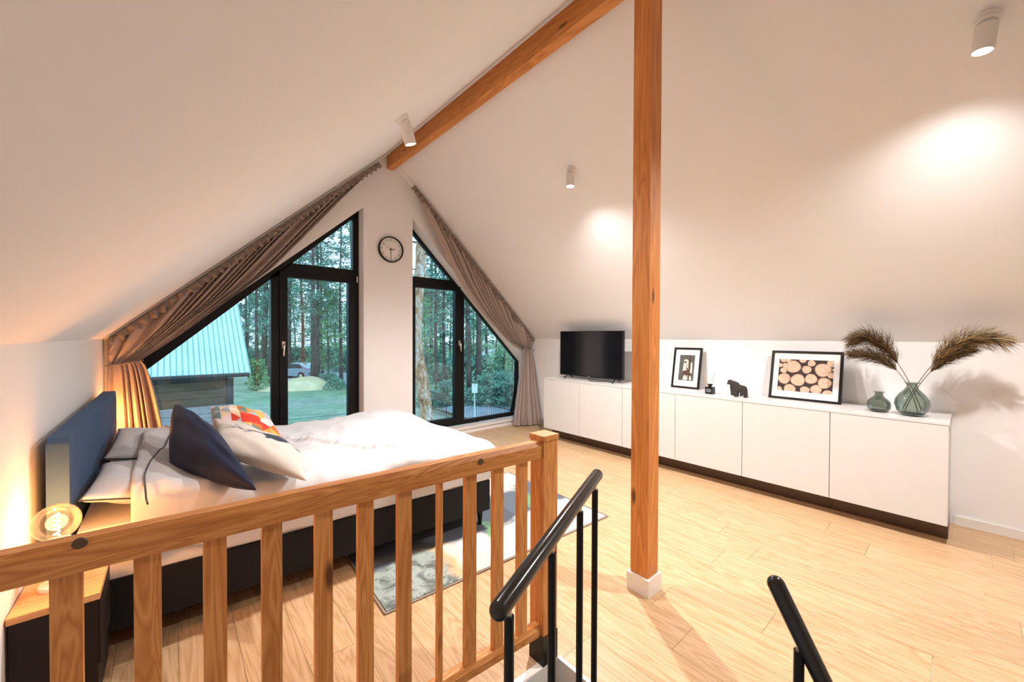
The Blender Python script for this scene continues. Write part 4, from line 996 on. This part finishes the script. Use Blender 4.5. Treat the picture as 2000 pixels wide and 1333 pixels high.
def make_tree(label, group, h, r, crown0, spread, nb, nl, mats, seed, dens=1.0, size=.30, name='pine_tree'):
    rnd = random.Random(seed); t = thing(name, label, 'tree', (0, 0, 0), group)
    bm = B(); sp2 = trunk_mesh(bm, h, r, (rnd.uniform(-.03, .03), rnd.uniform(-.03, .03)), rnd); obj('trunk', bm, mats[0], t, smooth=3)
    bb = B(); lf = B()
    for k in range(nb):
        z = crown0*h+(1-crown0)*h*(k/nb)**.9; f = (z/h-crown0)/(1-crown0); i = min(7, int(z/h*8)); base = sp2[i].lerp(sp2[i+1], z/h*8-i)
        L = spread*(1-.65*f)*(.6+.6*rnd.random()); an = rnd.random()*6.28; dr = Vector((math.cos(an), math.sin(an), rnd.uniform(-.15, .35)))
        tip = base+dr*L; tube(bb, [base, base.lerp(tip, .5)+Vector((0, 0, .12)), tip], [r*.16, r*.10, r*.03], 4)
        for q in range(nl):
            s = .25+.75*rnd.random(); c = base.lerp(tip, s)+Vector((rnd.gauss(0, .16*L), rnd.gauss(0, .16*L), rnd.gauss(0, .10*L)))
            for m_ in range(int(5*dens)):
                d1 = Vector((rnd.gauss(0, 1), rnd.gauss(0, 1), rnd.gauss(0, .6))).normalized()*size*(.5+rnd.random()); d2 = Vector((rnd.gauss(0, 1), rnd.gauss(0, 1), rnd.gauss(0, 1))).normalized()*size*.22
                o_ = c+Vector((rnd.gauss(0, .12), rnd.gauss(0, .12), rnd.gauss(0, .10)))
                lf.faces.new([lf.verts.new(o_-d2), lf.verts.new(o_+d1), lf.verts.new(o_+d2)])
    obj('branches', bb, mats[0], t, smooth=3, kind='stuff'); obj('foliage', lf, mats[1], t, kind='stuff')
    return t
GA = 'tall pines beyond the garden'
protoA = make_tree('tall thin dark-trunked pine among the pines beyond the garden', GA, 17, .19, .22, 2.6, 50, 7, (M['bark'], M['needle2']), 1)
protoB = make_tree('tall thin dark-trunked pine among the pines beyond the garden', GA, 15, .16, .32, 2.2, 42, 7, (M['bark'], M['needle']), 2)
protoC = make_tree('slim leafy tree standing deep among the background trees', 'leafy background trees', 12, .12, .12, 2.6, 55, 10, (M['bark'], M['leaf']), 3, name='leafy_tree')
protoD = make_tree('dense dark conifer closing the background', 'dense background conifers', 13, .2, .03, 3.0, 60, 8, (M['bark'], M['needle']), 4, size=.42, name='conifer')
used = set(); placed = []
def put(proto, px, d, rz, sc_=1.0, label=None, group=None):
    o = proto if proto.name not in used else cpy(proto); used.add(proto.name)
    p = ray(px, 690, d); o.location = (p.x, p.y, GZ-.1); o.rotation_euler = (0, 0, rz); o.scale = (sc_, sc_, sc_)
    if label: o['label'] = label
    placed.append((px, o)); return o
rt = random.Random(5)
for px, d, s in [(497, 30, .9), (508, 34, 1.5), (521, 33, 1.0), (565, 38, 1.4), (611, 33, 1.25), (621, 34, 1.15), (630, 40, 1.0), (667, 36, 1.0), (690, 40, 1.0), (590, 48, 1.1), (855, 27, .9), (870, 28, .95), (918, 27, 1.2), (933, 27.5, 1.2), (845, 40, 1.0), (895, 45, 1.0), (950, 48, 1.0), (480, 44, 1.0), (540, 46, 1.0)]:
    put(protoA if rt.random() < .5 else protoB, px, d, rt.random()*6, s)
for px, d, s in [(640, 36, .8), (520, 50, 1), (575, 60, 1.1), (655, 52, .9), (700, 58, 1), (835, 50, 1), (880, 56, 1.1), (925, 52, 1), (970, 40, .8), (1000, 46, .9), (1030, 50, .9), (830, 34, .7), (985, 30, .5)]:
    put(protoC, px, d, rt.random()*6, s)
for px, d in [(455, 66), (485, 62), (515, 70), (545, 64), (608, 74), (628, 66), (655, 70), (685, 64), (720, 70), (800, 66), (830, 72), (860, 64), (890, 70), (920, 66), (950, 72), (985, 62), (1020, 68), (1060, 62)]:
    put(protoD, px, d, rt.random()*6, .85+.2*rt.random())
PANES = [(0, 545, 'fixed pane left of the glazed door'), (545, 760, 'glazed door pane'), (760, 897, 'opening sash of the right window'), (897, 3000, 'fixed pane of the right window')]
ORD = ['leftmost', 'second from the left', 'third from the left', 'fourth from the left', 'fifth from the left', 'sixth from the left', 'seventh from the left', 'eighth from the left']
def label_by_pane(items, text):
    for a, c, nm in PANES:
        for k, (px, o) in enumerate(sorted([(p, q) for p, q in items if a <= p < c], key=lambda t: t[0])): o['label'] = '%s, %s through the %s' % (text, ORD[min(k, 7)], nm)
for nm_, tx in (('pine_tree', 'tall thin pine'), ('leafy_tree', 'slim leafy background tree'), ('conifer', 'far dense conifer')):
    label_by_pane([(p, o) for p, o in placed if o.name.split('.')[0] == nm_], tx)
# undergrowth bushes
def bush(label, group, px, d, w_, h_, mat, seed, n=900, proto=[None], name='shrub'):
    rnd = random.Random(seed); t = thing(name, label, 'shrub', (0, 0, 0), group); lf = B(); st_ = B()
    for k in range(n):
        a = rnd.random()*6.28; rr_ = rnd.random()**.5; z = rnd.random()
        c = Vector((math.cos(a)*rr_*w_*(1-.5*z), math.sin(a)*rr_*w_*(1-.5*z), .1+z*h_)); d1 = Vector((rnd.gauss(0, 1), rnd.gauss(0, 1), rnd.gauss(0, .8))).normalized()*.22; d2 = Vector((rnd.gauss(0, 1), rnd.gauss(0, 1), rnd.gauss(0, 1))).normalized()*.07
        lf.faces.new([lf.verts.new(c-d2), lf.verts.new(c+d1), lf.verts.new(c+d2)])
    for k in range(9):
        a = k*.7; tube(st_, [(0, 0, 0), (math.cos(a)*w_*.5, math.sin(a)*w_*.5, h_*.8)], [.03, .01], 4)
    obj('foliage', lf, mat, t, kind='stuff'); obj('stems', st_, M['bark'], t, kind='stuff')
    p = ray(px, 690, d); t.location = (p.x, p.y, GZ-.05); return t
bush('small fresh green spruce on the grass beside the house corner', None, 503, 30, .9, 2.4, M['leaf'], 1, 900)
b1 = bush('dark bush at the foot of the trees by the road', 'bushes among the tree trunks', 640, 33, 1.3, 1.0, M['needle2'], 2)
bushes = [(640, b1)]
for px, d, s in [(655, 31, .8), (845, 24, .9), (880, 26, 1.2), (905, 24, 1.0), (945, 24, 1.1), (965, 26, 1.6), (985, 24, 1.4), (1000, 26, 1.7), (1020, 24, 1.6), (862, 36, 1.6), (575, 52, 2.4), (600, 55, 2.4), (640, 50, 2.4), (680, 46, 2.2), (540, 50, 2.2), (500, 50, 2.2), (830, 44, 2.4), (900, 40, 2.0), (940, 38, 2.2)]:
    o = cpy(b1); p = ray(px, 690, d); o.location = (p.x, p.y, GZ-.05); o.scale = (s, s, s); o.rotation_euler = (0, 0, rt.random()*6)
    bushes.append((px+d*.01, o))
label_by_pane(bushes, 'green bush')
# big near pine in the right window
bt = thing('pine_tree', 'big near pine with orange flaking bark filling the left of the right window', 'tree', ray(826, 830, 9)*1.0); bt.location = (bt.location.x, bt.location.y, GZ)
tp = [(828, 250), (826, 380), (825, 470), (820, 540), (814, 600), (811, 650), (816, 700), (824, 745), (830, 790), (835, 835)]; P_ = [ray(x, y, 9) for x, y in tp]
P_.append(Vector((P_[-1].x+.03, P_[-1].y-.02, GZ-.1))); bm = B(); rad = [.10, .11, .12, .125, .13, .135, .135, .14, .145, .15, .2]
fine = []; fr_ = []
for i in range(len(P_)-1):
    for k in range(8): fine.append(P_[i].lerp(P_[i+1], k/8)); fr_.append((rad[i]+(rad[i+1]-rad[i])*k/8)*(1+.10*nz(i+k/8, 0, 1, 1.7)))
fine.append(P_[-1]); fr_.append(rad[-1]); tube(bm, fine, fr_, 18)
for v in bm.verts: v.co += Vector((nz(v.co.x*9, v.co.y*9, v.co.z*5), nz(v.co.y*9, v.co.x*9, v.co.z*5), 0))*.018
obj('trunk', bm, M['bark_pine'], bt, smooth=3)
bm = B()
for k in range(14):
    p = P_[0].lerp(P_[4], k/14); a = k*2.4; L = .9+.5*rt.random(); tube(bm, [p, p+Vector((math.cos(a)*L*.6, math.sin(a)*L*.6, .1)), p+Vector((math.cos(a)*L, math.sin(a)*L, .45))], [.022, .014, .005], 5)
obj('twigs', bm, M['bark'], bt, smooth=3, kind='stuff')
